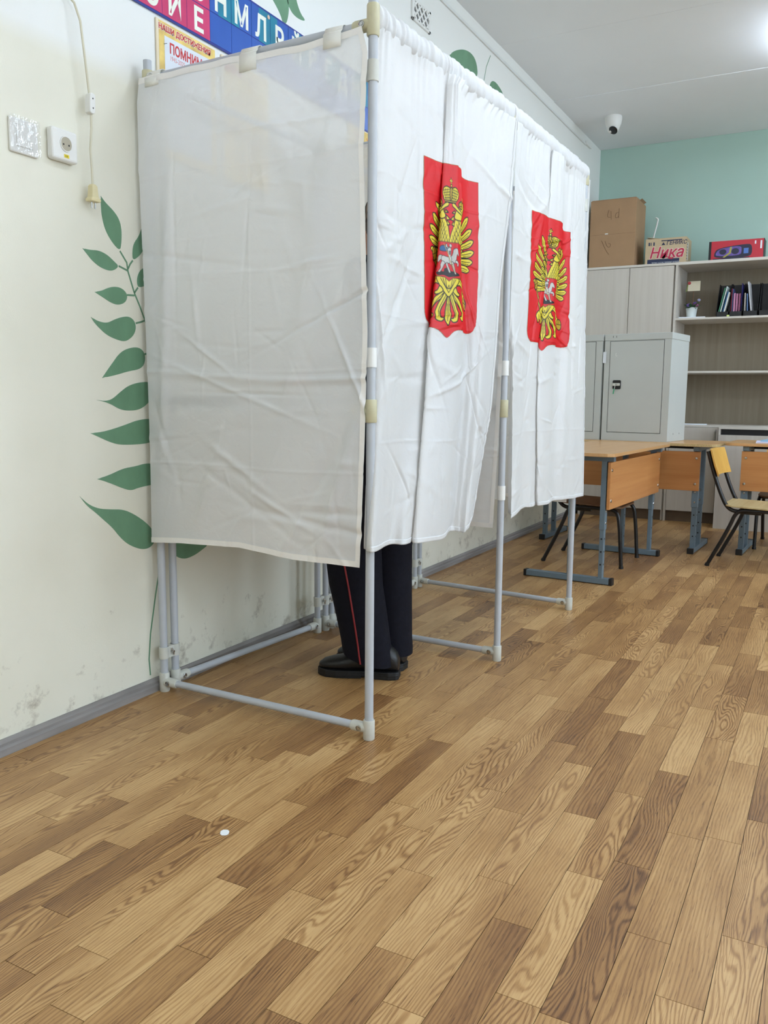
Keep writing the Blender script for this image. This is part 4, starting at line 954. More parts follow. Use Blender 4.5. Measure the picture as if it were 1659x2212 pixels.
for k in range(ncell):
    ya, yb = y_first+k*cw, y_first+(k+1)*cw
    for row in (0, 1):
        z0, z1 = (2.197, 2.293) if row == 0 else (2.296, 2.411)
        pink = (k < 7); mt = M_bpink if pink else (M_bblue if row == 0 else M_bteal if k % 2 else M_bblue)
        cell = B(ya+.001, yb-.001, z0, z1, .006, .0068).build('letter_cell', mt, bn)
        if not pink and row == 1:
            B(ya+.001, ya+.045, z0, z1, .0066, .0071).build('cell_accent', M_bblue if k % 2 else M_bteal, cell)
        ch = None
        if row == 0 and pink: ch = {6: 'Е', 5: 'И', 4: 'Ю', 3: 'Ё', 2: 'Я', 1: 'У', 0: 'А'}[k]
        if row == 1: ch = {7: 'Н', 8: 'М', 9: 'Л', 10: 'Р', 11: 'Й', 6: 'О', 5: 'Э', 4: 'Ы', 12: 'В', 13: 'Г', 14: 'Д', 15: 'Ж'}.get(k)
        if ch:
            zb = z0+.012; sz = .098 if row == 0 else .108
            text_obj('letter', ch, sz, frame((.0072, (ya+yb)/2-.75, zb-BZ0), (0, 1, 0), (0, 0, 1)), M_letter, bn, .0004, sx=.92, align='CENTER', bold=.003)
for k in range(7, ncell, 2):
    ya = y_first+(k+1)*cw-.012
    MB().lathe([(.0075, .0075), (.0075, .009), (.0005, .0095)], (0, ya-.75, 2.398-BZ0), Mx, 12).build('tape_dot', mat('peach_tape', (232, 196, 170), .6), bn)
# posters
M_post = mat('autumn_print', (238, 196, 110), .45, var=.35, scale=14); M_paper = mat('white_paper', (226, 230, 236), .7, var=.02); M_red = mat('red_ink', (204, 52, 50), .6); M_grey = mat('grey_ink', (120, 120, 126), .7)
def poster(y0, y1, z0, z1, label):
    t = empty('poster_board', label, 'poster', (XW, (y0+y1)/2, z0)); a = (y1-y0)/2; h = z1-z0
    MB().box(0, .008, -a, a, 0, h).build('board', mat('board_edge', (236, 220, 190), .5), t, bevel=.004)
    MB().box(.008, .0085, -a+.010, a-.004, .006, h-.006).build('print', M_post, t)
    return t, a, h
t, a, h = poster(.064, .352, 1.76, 2.180, 'orange autumn poster board titled in red, with a pinned white sheet')
text_obj('title', 'НАШИ ДОСТИЖЕНИЯ', .0235, frame((.0086, -.136, h-.031), (0, 1, 0), (0, 0, 1)), M_letter, t, .0002, sx=1.0, bold=.0022)
text_obj('title', 'НАШИ ДОСТИЖЕНИЯ', .0235, frame((.0092, -.136, h-.031), (0, 1, 0), (0, 0, 1)), M_red, t, .0002, sx=1.0, bold=.0007)
sh_ = MB().box(.0088, .0094, -a+.034, a-.03, .03, h-.045).build('pinned_sheet', M_paper, t)
text_obj('heading', 'ПОМНИМ!', .042, frame((.0096, -.088, h-.090), (0, 1, 0), (0, 0, 1)), M_red, sh_, .0002, sx=.80, bold=.0012)
text_obj('years', '1945-2025', .020, frame((.0096, -.088, h-.112), (0, 1, 0), (0, 0, 1)), mat('pink_ink', (222, 150, 150), .6), sh_, .0002, sx=.85)
MB().prism([(-.085, h-.165), (-.07, h-.165), (-.066, h-.15), (-.06, h-.15), (-.058, h-.13), (-.052, h-.13), (-.053, h-.172), (-.078, h-.178)], .0006, frame((.0096, 0, 0), (0, 1, 0), (0, 0, 1))).build('drawing', M_grey, sh_)
MB().tube([(.010, -a+.030, h-.072), (.010, -a+.044, h-.066)], .0012, 6).build('paper_clip', M_steel, t)
t, a, h = poster(.385, .66, 1.76, 2.178, 'orange autumn poster board half hidden behind the sheer curtain')
for k in range(3): MB().lathe([(.022-.004*k, .0086), (.020-.004*k, .0094), (.001, .0096)], (0, -a+.03+.035*k, h-.03-.004*k), Mx, 12).build('printed_leaf', mat('rust_print', (188, 84, 50), .5), t)
t, a, h = poster(1.25, 1.75, 1.76, 2.19, 'orange poster board glimpsed beside the front booth post')
for k in range(4): text_obj('title', 'УЗОРЫ', .03, frame((.0087, -.2+.11*k, h-.05), (0, 1, 0), (0, 0, 1)), M_red, t, .0002, sx=.8)
# ventilation grille
t = empty('vent_grille', 'small white lattice ventilation grille high on the wall', 'vent', (XW, 1.966, 2.89))
M_ventd = mat('vent_dark', (96, 98, 100), .8)
MB().box(0, .010, -.105, .105, -.052, -.040).box(0, .010, -.105, .105, .040, .052).box(0, .010, -.105, -.085, -.052, .052).box(0, .010, .085, .105, -.052, .052).build('frame', M_white, t, bevel=.002)
MB().box(0, .002, -.088, .088, -.042, .042).build('duct', M_ventd, t)
for s in (-1, 1):
    for k in range(-3, 4):
        y = k*.048; 
        pts = [(y-s*.042, -.041), (y+s*.042, .041)]; pts = [(max(-.086, min(.086, q)), z) for q, z in pts]
        if abs(pts[0][0]-pts[1][0]) < .03: continue
        if abs(pts[0][0]) == .086: pts[0] = (pts[0][0], -.041+abs((y-s*.042)-pts[0][0]))
        if abs(pts[1][0]) == .086: pts[1] = (pts[1][0], .041-abs((y+s*.042)-pts[1][0]))
        MB().tube([(.006, pts[0][0], pts[0][1]), (.006, pts[1][0], pts[1][1])], .006, 6).build('lattice_bar', M_white, t)
# scrap of paper on the floor
mb = MB(); mb.prism(smooth_poly([(-.010, -.012), (.009, -.013), (.011, .010), (-.009, .012)], 1), .0015, Matrix.Translation((.796, -.659, .0002)) @ Matrix.Rotation(.6, 4, 'Z'))
tag(mb.build('paper_scrap', mat('scrap_white', (235, 238, 238), .7)), 'tiny white paper scrap lying on the plank floor', 'paper')
# ------------------------------------------------------------------ school desks
M_beech = wood_mat('beech_panel', (206, 146, 88), (186, 122, 66), 'X', 26, .42)
M_beecht = wood_mat('beech_top', (214, 170, 118), (200, 150, 96), 'X', 26, .28)
M_chip = mat('chipboard_edge', (196, 170, 120), .8, var=.35, scale=260)
M_blue = mat('blue_grey_steel', (104, 120, 130), .45, var=.06, scale=14)
DH = .715
def rrect(a, b, r, n=5):
    o = []
    for cx, cy, a0 in ((a-r, b-r, 0), (-a+r, b-r, 90), (-a+r, -b+r, 180), (a-r, -b+r, 270)):
        for k in range(n+1):
            t = math.radians(a0+90*k/n); o.append((cx+r*math.cos(t), cy+r*math.sin(t)))
    return o
def desk(loc, rz, label, chip=False, H=DH):
    t = empty('school_desk', label, 'desk', loc, rz); a, b = .632, .262
    tp = MB().prism(rrect(a, b, .045), .018, Matrix.Translation((0, 0, H-.018))).build('tabletop', M_beecht, t, bevel=.0015)
    ed = rrect(a+.0006, b+.0006, .045); mb = MB()
    for p, q in zip(ed, ed[1:]+ed[:1]):
        o = len(mb.v); mb.v += [(p[0], p[1], H-.0165), (q[0], q[1], H-.0165), (q[0], q[1], H-.0015), (p[0], p[1], H-.0015)]; mb.f.append((o, o+1, o+2, o+3)); mb.mi.append(0)
    mb.build('edge_band', M_chip if chip else M_beecht, tp)
    pn = MB().box(-.53, .53, -.222, -.206, H-.305, H-.052).build('modesty_panel', M_beech, t, bevel=.0015)
    for x in (-.505, .505):
        for z in (H-.095, H-.26): MB().lathe([(.0095, 0), (.008, .003), (.001, .004)], (x, -.222, z), Matrix.Rotation(PI/2, 3, 'X'), 12).build('bolt', M_steel, pn, smooth=True)
    for s in (-1, 1):
        x = s*.505
        ft = MB().box(x-.02, x+.02, -.238, .238, .004, .036).build('foot', M_blue, t, bevel=.003)
        for y in (-.243, .243): MB().box(x-.0205, x+.0205, y-.01, y+.01, 0, .038).build('foot_cap', M_black, ft, bevel=.003)
        for y in (-.185, -.01):
            up_ = MB().box(x-.02, x+.02, y-.0145, y+.0145, .30, H-.045).build('leg', M_blue, t, bevel=.002)
            lo_ = MB().box(x-.0165, x+.0165, y-.0115, y+.0115, .034, .31).build('leg', M_blue, t, bevel=.002)
            for z in (.11, .18, .25):
                MB().lathe([(.005, 0), (.005, .0012), (.0005, .0013)], (x+s*.0165, y, z), Matrix.Rotation(s*PI/2, 3, 'Y'), 8).build('adjust_hole', M_black, lo_)
                MB().lathe([(.005, 0), (.005, .0012), (.0005, .0013)], (x, y-.0115, z), Matrix.Rotation(PI/2, 3, 'X'), 8).build('adjust_hole', M_black, lo_)
            for z in (.335, .40): MB().lathe([(.0075, 0), (.006, .003), (.0005, .0035)], (x, y-.0145, z), Matrix.Rotation(PI/2, 3, 'X'), 10).build('leg_bolt', M_steel, up_)
        MB().box(x-.018, x+.018, -.235, .225, H-.048, H-.019).build('top_bearer', M_blue, t, bevel=.002)
    MB().box(-.485, .485, -.02, .01, H-.045, H-.02).build('cross_rail', M_black, t)
    return t
DA = desk((.742, 2.918, 0), math.radians(90-3.3), 'beech school desk end-on beside the booth, its panel facing the room')
DB = desk((.690, 3.862, 0), math.radians(-2.6), 'beech school desk with bare chipboard edge, carrying the metal cabinets', chip=True)
DC = desk((1.982, 3.935, 0), math.radians(-3.0), 'beech school desk with loose papers lying on it', H=.722)
# ------------------------------------------------------------------ school chairs (face local +x)
M_ply = wood_mat('worn_plywood', (196, 178, 132), (172, 146, 98), 'Y', 22, .5); M_plyb = wood_mat('varnished_plywood', (226, 180, 92), (204, 150, 66), 'Z', 18, .4)
M_plyd = wood_mat('brown_plywood', (128, 92, 62), (104, 72, 48), 'Y', 22, .5)
M_ctube = mat('black_enamel_tube', (20, 19, 20), .3, var=.1)
def bend(pts, it=3):
    P = [Vector(p) for p in pts]
    for _ in range(it):
        Q = [P[0]]
        for a, b in zip(P, P[1:]): Q += [a.lerp(b, .25), a.lerp(b, .75)]
        P = Q+[P[-1]]
    return P
def chair(loc, rz, label, w=.19, seat_m=M_ply, back_m=M_plyb):
    t = empty('school_chair', label, 'chair', loc, rz)
    for s in (-1, 1):
        y = s*w
        MB().tube(bend([(-.235, y, 0), (-.12, y, .24), (-.085, y*.97, .348), (0, y*.97, .350), (.13, y*.97, .350), (.205, y*.97, .345), (.225, y, .26), (.245, y, 0)]), .0115, 10).build('leg', M_ctube, t, smooth=True)
        MB().tube(bend([(.05, y*.93, .338), (-.06, y*.93, .338), (-.135, y*.93, .348), (-.185, y*.93, .45), (-.232, y*.93, .58), (-.265, y*.93, .690)]), .0115, 10).build('back_tube', M_ctube, t, smooth=True)
        MB().tube([(-.235, y, 0), (-.228, y, .015)], .0135, 10).build('foot_cap', M_black, t, smooth=True); MB().tube([(.245, y, 0), (.2445, y, .015)], .0135, 10).build('foot_cap', M_black, t, smooth=True)
    for x in (-.07, .17): MB().tube([(x, -w*.96, .346), (x, w*.96, .346)], .009, 8).build('cross_bar', M_ctube, t, smooth=True)
    mb = MB(); rows = []
    pl_ = rrect(.195, .20, .06, 6)
    for p in pl_: pass
    top = [(x+.03, y, .372+(.010*((x)/.195)**2 if x < 0 else -.012*(x/.195)**3)) for x, y in pl_]
    n = len(top); mb.v += top+[(x, y, z-.010) for x, y, z in top]; mb.f.append(tuple(range(n))); mb.f.append(tuple(reversed(range(n, 2*n))))
    for i in range(n): j = (i+1) % n; mb.f.append((i, n+i, n+j, j))
    mb.mi += [0]*(n+2); mb.build('seat', seat_m, t, bevel=.002)
    # curved plywood backrest
    ns = 13; A = []; 
    for k in range(ns):
        y = -.205+.41*k/(ns-1); dx = -.030*(1-(y/.205)**2)
        A.append((y, dx))
    mb = MB(); 
    for th in (0, .009):
        for z, xo in ((.545, -.205), (.60, -.225), (.66, -.243), (.700, -.255)):
            for y, dx in A: mb.v.append((xo+.016+dx-th*0+(.0 if th == 0 else -.009), y*(1.0 if .55 < z < .69 else .965), z))
    L = 4*ns
    for r in range(3):
        for k in range(ns-1):
            i = r*ns+k; mb.f += [(i, i+1, i+ns+1, i+ns), (L+i, L+i+ns, L+i+ns+1, L+i+1)]; mb.mi += [0, 0]
    for k in range(ns-1): mb.f += [(k, L+k, L+k+1, k+1), (3*ns+k, 3*ns+k+1, L+3*ns+k+1, L+3*ns+k)]; mb.mi += [0, 0]
    for r in range(3): mb.f += [(r*ns, (r+1)*ns, L+(r+1)*ns, L+r*ns), (r*ns+ns-1, L+r*ns+ns-1, L+(r+1)*ns+ns-1, (r+1)*ns+ns-1)]; mb.mi += [0, 0]
    mb.build('backrest', back_m, t, smooth=True)
    return t
chair((.660, 3.085, 0), math.radians(-.8), 'dark school chair pushed under the desk beside the booth', .205, M_plyd, M_plyd)
chair((1.575, 3.415, 0), math.radians(-3.5), 'school chair with pale worn seat and yellow backrest, legs bare', .185)
chair((1.735, 4.245, 0), math.radians(-92), 'school chair behind the desk with papers', .195, M_plyd)

# ------------------------------------------------------------------ metal cabinets on the desk
M_metal = mat('grey_cabinet_steel', (192, 195, 191), .42, var=.02, scale=5); M_metald = mat('cabinet_seam', (40, 42, 42), .7)
def metal_cabinet(loc, rz, label, key=True):
    """front-left-bottom corner at loc; local x right, y back"""
    t = empty('metal_cabinet', label, 'cabinet', loc, rz); w, d, h = .452, .37, .712
    MB().box(0, w, .004, d, 0, h-.042).build('body', M_metal, t, bevel=.002)
    MB().box(-.003, w+.003, 0, d+.002, h-.043, h).build('top_panel', M_metal, t, bevel=.003)
    MB().box(0, .036, -.001, .006, 0, h-.045).build('front_stile', M_metal, t); MB().box(w-.046, w, -.001, .006, 0, h-.045).build('front_stile', M_metal, t); MB().box(.036, w-.046, -.001, .006, 0, .052).build('bottom_rail', M_metal, t)
    MB().box(.0375, w-.0475, .0025, .005, .0535, h-.0465).build('door_gap', M_metald, t)
    dr = MB().box(.040, w-.050, -.0005, .006, .056, h-.049).build('door', M_metal, t, bevel=.0012)
    pz = .375
    MB().prism(rrect(.028, .030, .008), .004, frame((.095, -.0005, pz), (1, 0, 0), (0, 0, 1))).build('handle_plate', M_black, dr)
    MB().prism(rrect(.0255, .009, .004), .012, frame((.094, -.004, pz+.001), (1, 0, 0), (0, 0, 1))).build('handle', mat('handle_grey', (206, 206, 198), .35), dr, bevel=.002)
    MB().lathe([(.0055, 0), (.0055, .0015), (.003, .0016), (.0028, .0004), (.0005, .0003)], (.096, -.016, pz+.001), Matrix.Rotation(PI/2, 3, 'X'), 12).build('lock', M_steel, dr)
    if key:
        kt = MB().tube([(.090, -.017, pz-.008), (.087, -.019, pz-.030)], .0022, 6).build('key', M_steel, dr)
        MB().quad_box(Matrix.Translation((.082, -.019, pz-.045)) @ Matrix.Rotation(.18, 4, 'Y'), .008, .0015, .036).build('key_tag', mat('green_tag', (70, 160, 120), .5), dr)
        mb = MB(); mb.tube([(.085+.006*math.cos(a), -.002, .575+.010*math.sin(a)) for a in [math.radians(100+220*k/10) for k in range(11)]], .0014, 6).build('white_hook', M_white, dr)
    for x in (.055, .078): MB().box(x, x+.003, -.0008, .001, h-.024, h-.012).build('rivet_slot', M_metald, t)
    for y in (.12, .25): MB().box(w-.001, w+.0008, y, y+.004, .045, .055).build('side_slot', M_metald, t)
    return t
cz = DH+.0005
CAB = math.radians(-8)
metal_cabinet((.537, 3.745, cz), CAB, 'grey steel cabinet with black handle plate and a green-tagged key')
o2 = Vector((.537, 3.745, 0)) - Vector((math.cos(CAB), math.sin(CAB), 0))*.466
metal_cabinet((o2.x, o2.y-.004, cz), CAB, 'grey steel cabinet half hidden behind the booth curtain', False)
tg = MB().box(-.008, .014, -.003, -.0015, -.075, 0).build('hanging_tag', M_paper, bevel=.0005); tg.location = (.537, 3.738, cz+.595); tg.rotation_euler = (0, 0, CAB)
tag(tg, 'white paper tag hanging between the two steel cabinets', 'tag')
# papers on the third desk
zt = .722
for i, (x, y, r, w_, d_, m_, lb) in enumerate(((1.66, 3.90, .05, .30, .21, 'p', 'white paper sheets at the bottom of the desk pile'), (1.70, 3.93, -.12, .30, .21, 'b', 'pale blue folder on top of the paper sheets'), (1.82, 3.98, .2, .28, .20, 'c', 'pale green sheet on the paper pile'))):
    mm = {'p': mat('lilac_paper', (214, 216, 240), .7), 'b': mat('pale_blue_paper', (150, 190, 214), .6), 'c': mat('pale_mint_paper', (196, 224, 222), .7)}[m_]
    tag(MB().quad_box(Matrix.Translation((x, y, zt+.0045+.0085*i)) @ Matrix.Rotation(r, 4, 'Z'), w_, d_, .008).build('paper_sheet' if m_ != 'b' else 'folder', mm, bevel=.001), lb, 'paper' if m_ != 'b' else 'folder')

# ------------------------------------------------------------------ wardrobe and shelving along the back wall
M_ash = wood_mat('ash_laminate', (205, 198, 187), (192, 183, 171), 'Z', 22, .5); M_ash_shaded = wood_mat('ash_back_shaded', (158, 146, 126), (140, 127, 107), 'Z', 22, .6); M_ashe = wood_mat('ash_edge', (216, 210, 200), (204, 196, 184), 'X', 30, .5)  # back panel ash is darkened: shade inside the shelves is put into its colour
M_plinth = mat('brown_plinth', (104, 86, 68), .6, var=.15)
YC, YCB = 5.07, 5.54
t = empty('wardrobe', 'tall pale ash wardrobe with two doors, under the big carton', 'wardrobe', (.39, 5.3, 0)); q0 = Vector((.39, 5.3, 0))
def cb(x0, x1, y0, y1, z0, z1): return MB().box(x0-q0.x, x1-q0.x, y0-q0.y, y1-q0.y, z0, z1)
cb(.03, .048, YC+.02, YCB, 0, 2.053).build('side_panel', M_ash, t); cb(.722, .738, YC+.02, YCB, 0, 2.053).build('side_panel', M_ash, t)
cb(.048, .722, YCB-.012, YCB, .08, 2.053).build('back_panel', M_ash_shaded, t); cb(.026, .742, YC-.004, YCB, 2.053, 2.072).build('top_panel', M_ashe, t, bevel=.001)
cb(.048, .722, YC+.03, YC+.05, 0, .085).build('plinth', M_plinth, t); cb(.048, .722, YC+.02, YCB, .085, .10).build('bottom_panel', M_ash, t)
for (x0, x1, hx) in ((.032, .384, .36), (.388, .732, .41)):
    for (z0, z1) in ((.088, .80), (.805, 2.050)):
        dr = cb(x0, x1, YC, YC+.018, z0, z1).build('door', M_ash, t, bevel=.001)
        if z1 < 1: MB().tube([(hx-q0.x, YC-q0.y, z1-.18), (hx-q0.x, YC-.022-q0.y, z1-.17), (hx-q0.x, YC-.022-q0.y, z1-.08), (hx-q0.x, YC-q0.y, z1-.07)], .005, 8).build('handle', M_steel, dr, smooth=True)
SX0, SX1 = .745, 2.15
t = empty('shelving_unit', 'open ash shelving unit with books and a flower pot, beside the wardrobe', 'shelving', (1.45, 5.3, 0)); q0 = Vector((1.45, 5.3, 0))
for x in (SX0, SX1): cb(x, x+.018, YC, YCB, 0, 2.05).build('side_panel', M_ash, t)
cb(SX0+.018, SX1, YCB-.012, YCB, .08, 2.05).build('back_panel', M_ash_shaded, t); cb(SX0-.003, SX1+.022, YC-.006, YCB, 2.05, 2.072).build('top_panel', M_ashe, t, bevel=.001)
for z in (1.622, 1.204, .776): cb(SX0+.018, SX1, YC+.002, YCB-.012, z, z+.016).build('shelf', M_ashe, t, bevel=.001)
cb(SX0+.018, 1.135, YC+.03, YC+.05, 0, .085).build('plinth', M_plinth, t)
dr = cb(SX0+.02, 1.135, YC, YC+.018, .09, .774).build('door', M_ash, t, bevel=.001)
MB().tube([(1.118-q0.x, YC-q0.y, .60), (1.118-q0.x, YC-.026-q0.y, .61), (1.118-q0.x, YC-.026-q0.y, .745), (1.118-q0.x, YC-q0.y, .755)], .006, 8).build('handle', M_steel, dr, smooth=True)
t = empty('low_cabinet', 'low ash cabinet with a black slot under its top, behind the chairs', 'cabinet', (1.6, 4.95, 0)); q0 = Vector((1.6, 4.95, 0))
cb(1.165, 2.1, 4.84, 4.858, .0, .728).build('front_panel', M_ash, t, bevel=.001); cb(1.165, 1.183, 4.858, 5.065, 0, .772).build('side_panel', M_ash, t); cb(2.082, 2.1, 4.858, 5.065, 0, .772).build('side_panel', M_ash, t)
cb(1.165, 2.1, 4.838, 5.065, .772, .790).build('top_panel', M_ashe, t, bevel=.001); cb(1.183, 2.082, 4.850, 4.90, .728, .772).build('slot', M_black, t); cb(1.165, 1.18, 4.84, 4.858, .728, .772).build('slot_end', M_ashe, t)

# boxes on top
M_card = mat('brown_cardboard', (166, 132, 98), .8, var=.05, scale=7, bump=.08, bscale=70); M_cardl = mat('pale_cardboard', (196, 174, 140), .8, var=.05, scale=8); M_ink = mat('faded_ink', (112, 84, 60), .8); M_navyink = mat('navy_ink', (38, 48, 78), .6); M_magenta = mat('crimson_ink', (186, 40, 72), .5)
ZT = 2.0725
t = empty('cardboard_carton', 'big brown cardboard carton with handwritten marks, on the wardrobe', 'box', (.225, 5.09, ZT)); w, d, h = .372, .36, .535
MB().box(-w/2, w/2, 0, d, 0, h).build('carton', M_card, t, bevel=.003)
for (x0, x1, y0, y1, rot) in ((-w/2+.01, w/2-.005, .0, .17, .03), (-w/2+.01, w/2-.005, .19, d, -.05)):
    MB().quad_box(Matrix.Translation(((x0+x1)/2, (y0+y1)/2, h+.0045)) @ Matrix.Rotation(rot, 4, 'X'), x1-x0, y1-y0, .004).build('flap', M_card, t)
MB().quad_box(Matrix.Translation((w/2+.004, .20, h+.004)) @ Matrix.Rotation(-.5, 4, 'Y'), .03, .16, .003).build('flap', M_card, t)
MB().box(-w/2+.0, w/2, -.0006, .0002, h*.488, h*.490).build('crease', M_ink, t)
def hand(strokes, par, y=-.0012, r=.0011):
    for s in strokes: MB().tube(bend([(a, y, b) for a, b in s], 2), r, 5).build('pen_mark', M_ink, par)
hand([[(-.035, .455), (-.05, .40), (-.02, .395)], [(-.018, .445), (-.012, .375)], [(.045, .43), (.022, .425), (.018, .39), (.036, .385), (.045, .40)], [(.048, .46), (.047, .385)]], t)
hand([[(-.085, .215), (-.045, .13), (-.02, .10)], [(-.055, .21), (-.04, .165), (-.015, .155), (-.008, .185), (-.028, .19)]], t)
MB().box(-.06, -.035, -.001, 0, .262, .270).build('label_scrap', M_white, t)
t = empty('cleaner_carton', 'printed cardboard carton with crimson lettering, leaning by the big carton', 'box', (.648, 5.13, ZT)); w, d, h = .318, .24, .205
MB().box(-w/2, w/2, 0, d, 0, h).build('carton', M_cardl, t, bevel=.002)
FM = lambda x, z, y=-.0006: frame((x, y, z), (1, 0, 0), (0, 0, 1))
MB().box(-w/2+.02, w/2-.05, -.0006, 0, .002, .042).build('blue_band', M_navyink, t)
text_obj('brand_text', 'Ника', .115, FM(-.128, .052, -.0016), mat('pale_rim', (226, 200, 190), .6), t, .0002, sx=.96, bold=.006, shear=.25)
text_obj('brand_text', 'Ника', .115, FM(-.128, .052, -.0024), M_magenta, t, .0002, sx=.96, bold=.0018, shear=.25)
MB().prism([(.012, .062), (.03, .040), (.052, .036), (.066, .046), (.062, .054), (.048, .048), (.032, .056)], .0003, FM(0, 0, -.0030)).build('brand_swash', M_magenta, t)
text_obj('maker_text', 'ГЕНИКС', .042, FM(.004, .150, -.0010), M_navyink, t, .0002, sx=.92, bold=.0008, shear=.2)
MB().prism([(-.034, .150), (-.004, .150), (-.019, .172)], .0003, FM(0, 0, -.001)).build('maker_mark', M_navyink, t)
MB().box(-.036, .125, -.0009, 0, .181, .188).build('stripe', M_navyink, t)
text_obj('small_print', 'чистящее и дезинфицирующее средство', .0135, FM(-.105, .012, -.0012), M_paper, t, .0001, sx=.80)
for i, x in enumerate((-.135, -.118, -.098)): MB().box(x, x+(.011 if i != 1 else .006), -.0009, 0, .150, .176).build('handling_mark', M_navyink, t)
MB().box(w/2, w/2+.0005, .06, .085, .03, .17).build('tape', M_white, t)
for k in range(6): MB().box(w/2, w/2+.0004, .02, .055, .035+.022*k, .043+.022*k).build('side_print', M_navyink, t)
MB().quad_box(Matrix.Translation((-w/2+.06, .02, h+.004)) @ Matrix.Rotation(.15, 4, 'Y'), .10, .05, .003).build('flap', M_cardl, t)
t = empty('speaker_carton', 'red carton printed with a portable speaker, on the shelving unit', 'box', (1.175, 5.14, ZT)); w, d, h = .400, .16, .150
M_rbox = mat('red_carton', (190, 44, 58), .4, var=.04); M_purp = mat('speaker_violet', (104, 84, 156), .4, var=.4, scale=18); M_slate = mat('speaker_slate', (40, 40, 62), .45, var=.2)
MB().box(-w/2+.018, w/2-.004, 0, d, 0, h).build('carton', M_rbox, t, bevel=.002); MB().box(-w/2, -w/2+.018, 0, d, 0, h).build('end_panel', M_black, t, bevel=.002); MB().box(w/2-.004, w/2, 0, d, 0, h).build('end_panel', M_black, t)
MB().prism(smooth_poly([(-.155, .018), (.10, .016), (.118, .05), (.112, .105), (.085, .118), (-.13, .098), (-.16, .06)], 2), .0005, FM(0, 0, -.0003)).build('printed_speaker', M_slate, t)
MB().prism(smooth_poly([(-.145, .035), (.035, .032), (.042, .07), (.036, .108), (-.12, .092), (-.148, .06)], 2), .0005, FM(0, 0, -.0007)).build('printed_grille', M_purp, t)
MB().prism([(-.03, .10), (-.043, .10), (-.05, .058), (-.095, .026), (-.082, .022), (-.036, .052)], .0004, FM(0, 0, -.0011)).build('printed_stripe', mat('olive_print', (168, 160, 70), .5), t)
for x, rr_ in ((-.095, .026), (-.005, .028)): MB().prism([(x+rr_*math.cos(2*PI*k/18), .066+.8*rr_*math.sin(2*PI*k/18)) for k in range(18)], .0004, FM(0, 0, -.0013)).build('printed_cone', M_slate, t)
MB().box(.056, .09, -.0015, -.0009, .045, .085).build('printed_screen', mat('print_blue', (84, 120, 190), .4), t); MB().box(.172, .184, -.0007, 0, .075, .135).build('white_stripe', M_paper, t); MB().box(.132, .142, -.0007, 0, .112, .136).build('white_stripe', M_paper, t)
MB().box(-.165, .10, -.0010, 0, .004, .018).build('dark_base_print', M_slate, t)
tag(MB().tube(bend([(.445, 5.43, 2.079), (.480, 5.43, 2.30), (.519, 5.43, 2.470), (.519, 5.43, 2.490), (.500, 5.43, 2.500)], 2), .006, 8).build('white_stick', M_white, smooth=True), 'thin white hooked stick rising behind the printed carton', 'stick')

# ------------------------------------------------------------------ things on the shelves
ZS = 1.638
tag(MB().quad_box(Matrix.Translation((.875, 5.20, ZS+.0045)) @ Matrix.Rotation(.06, 4, 'Z'), .20, .20, .009).build('paper_sheet', M_paper, bevel=.002), 'white paper sheets lying under the flower pot', 'paper')
fp = empty('flower_pot', 'white pot of purple and pink flowers on the shelf', 'plant', (.860, 5.22, ZS+.009))
MB().lathe([(.030, 0), (.036, .01), (.044, .075), (.046, .082), (.042, .083), (.040, .072), (.001, .07)], (0, 0, 0)).build('pot', mat('white_glaze', (226, 232, 228), .3), fp, smooth=True)
M_lf = mat('flower_leaf', (48, 88, 54), .6, var=.3, scale=40); rl = random.Random(3)
for k in range(34):
    a = rl.uniform(0, 2*PI); el = rl.uniform(-.4, 1.1); L = rl.uniform(.03, .062); b0 = Vector((.022*math.cos(a), .022*math.sin(a), .078)); d_ = Vector((math.cos(a)*math.cos(el), math.sin(a)*math.cos(el), math.sin(el)))
    s_ = Vector((-math.sin(a), math.cos(a), .2)).normalized()*L*.28; m_ = b0+d_*L*.55+Vector((0, 0, .006)); e_ = b0+d_*L
    mb = MB(); mb.v = [tuple(b0), tuple(m_+s_), tuple(e_), tuple(m_-s_), tuple(m_-Vector((0, 0, .003)))]; mb.f = [(0, 1, 4), (1, 2, 4), (2, 3, 4), (3, 0, 4)]; mb.mi = [0]*4
    lo_ = mb.build('leaf', M_lf, fp); lo_.modifiers.new('t', 'SOLIDIFY').thickness = .0008
for (x, y, z, c, nm) in ((-.022, -.02, .100, (132, 100, 176), 'v'), (.034, -.01, .100, (176, 100, 140), 'p'), (.052, 0, .140, (170, 170, 205), 'l'), (.02, .02, .115, (120, 90, 160), 'v2')):
    mb = MB(); r_ = .016 if nm != 'l' else .010
    for k in range(5):
        a = 2*PI*k/5; mb.lathe([(.001, -.006), (.6*r_, -.003), (.7*r_, .002), (.3*r_, .006), (.001, .007)], (x+.6*r_*math.cos(a), y, z+.6*r_*math.sin(a)), None, 8)
    mb.build('flower', mat('petal_'+nm, c, .6), fp, smooth=True)
MB().tube([(.044, 0, .10), (.052, .002, .135)], .0015, 5).build('stem', M_lf, fp)
MB().tube([(.004, .01, .06), (.006, .012, .26)], .0018, 6).build('card_stick', mat('brown_stick', (120, 76, 44), .6), fp)
cd_ = MB().box(-.040, .055, .008, .010, .215, .292).build('greeting_card', mat('card_cream', (216, 206, 180), .6), fp)
MB().lathe([(.013, 0), (.011, .001), (.0005, .0015)], (-.030, .008, .278), Matrix.Rotation(PI/2, 3, 'X'), 12).build('printed_tulip', mat('tulip_red', (176, 60, 66), .5), cd_)
MB().prism([(-.055, .212), (-.048, .212), (-.036, .268), (-.042, .270)], .0008, frame((0, .008, 0), (1, 0, 0), (0, 0, 1))).build('printed_stem', mat('tulip_green', (120, 140, 60), .5), cd_)
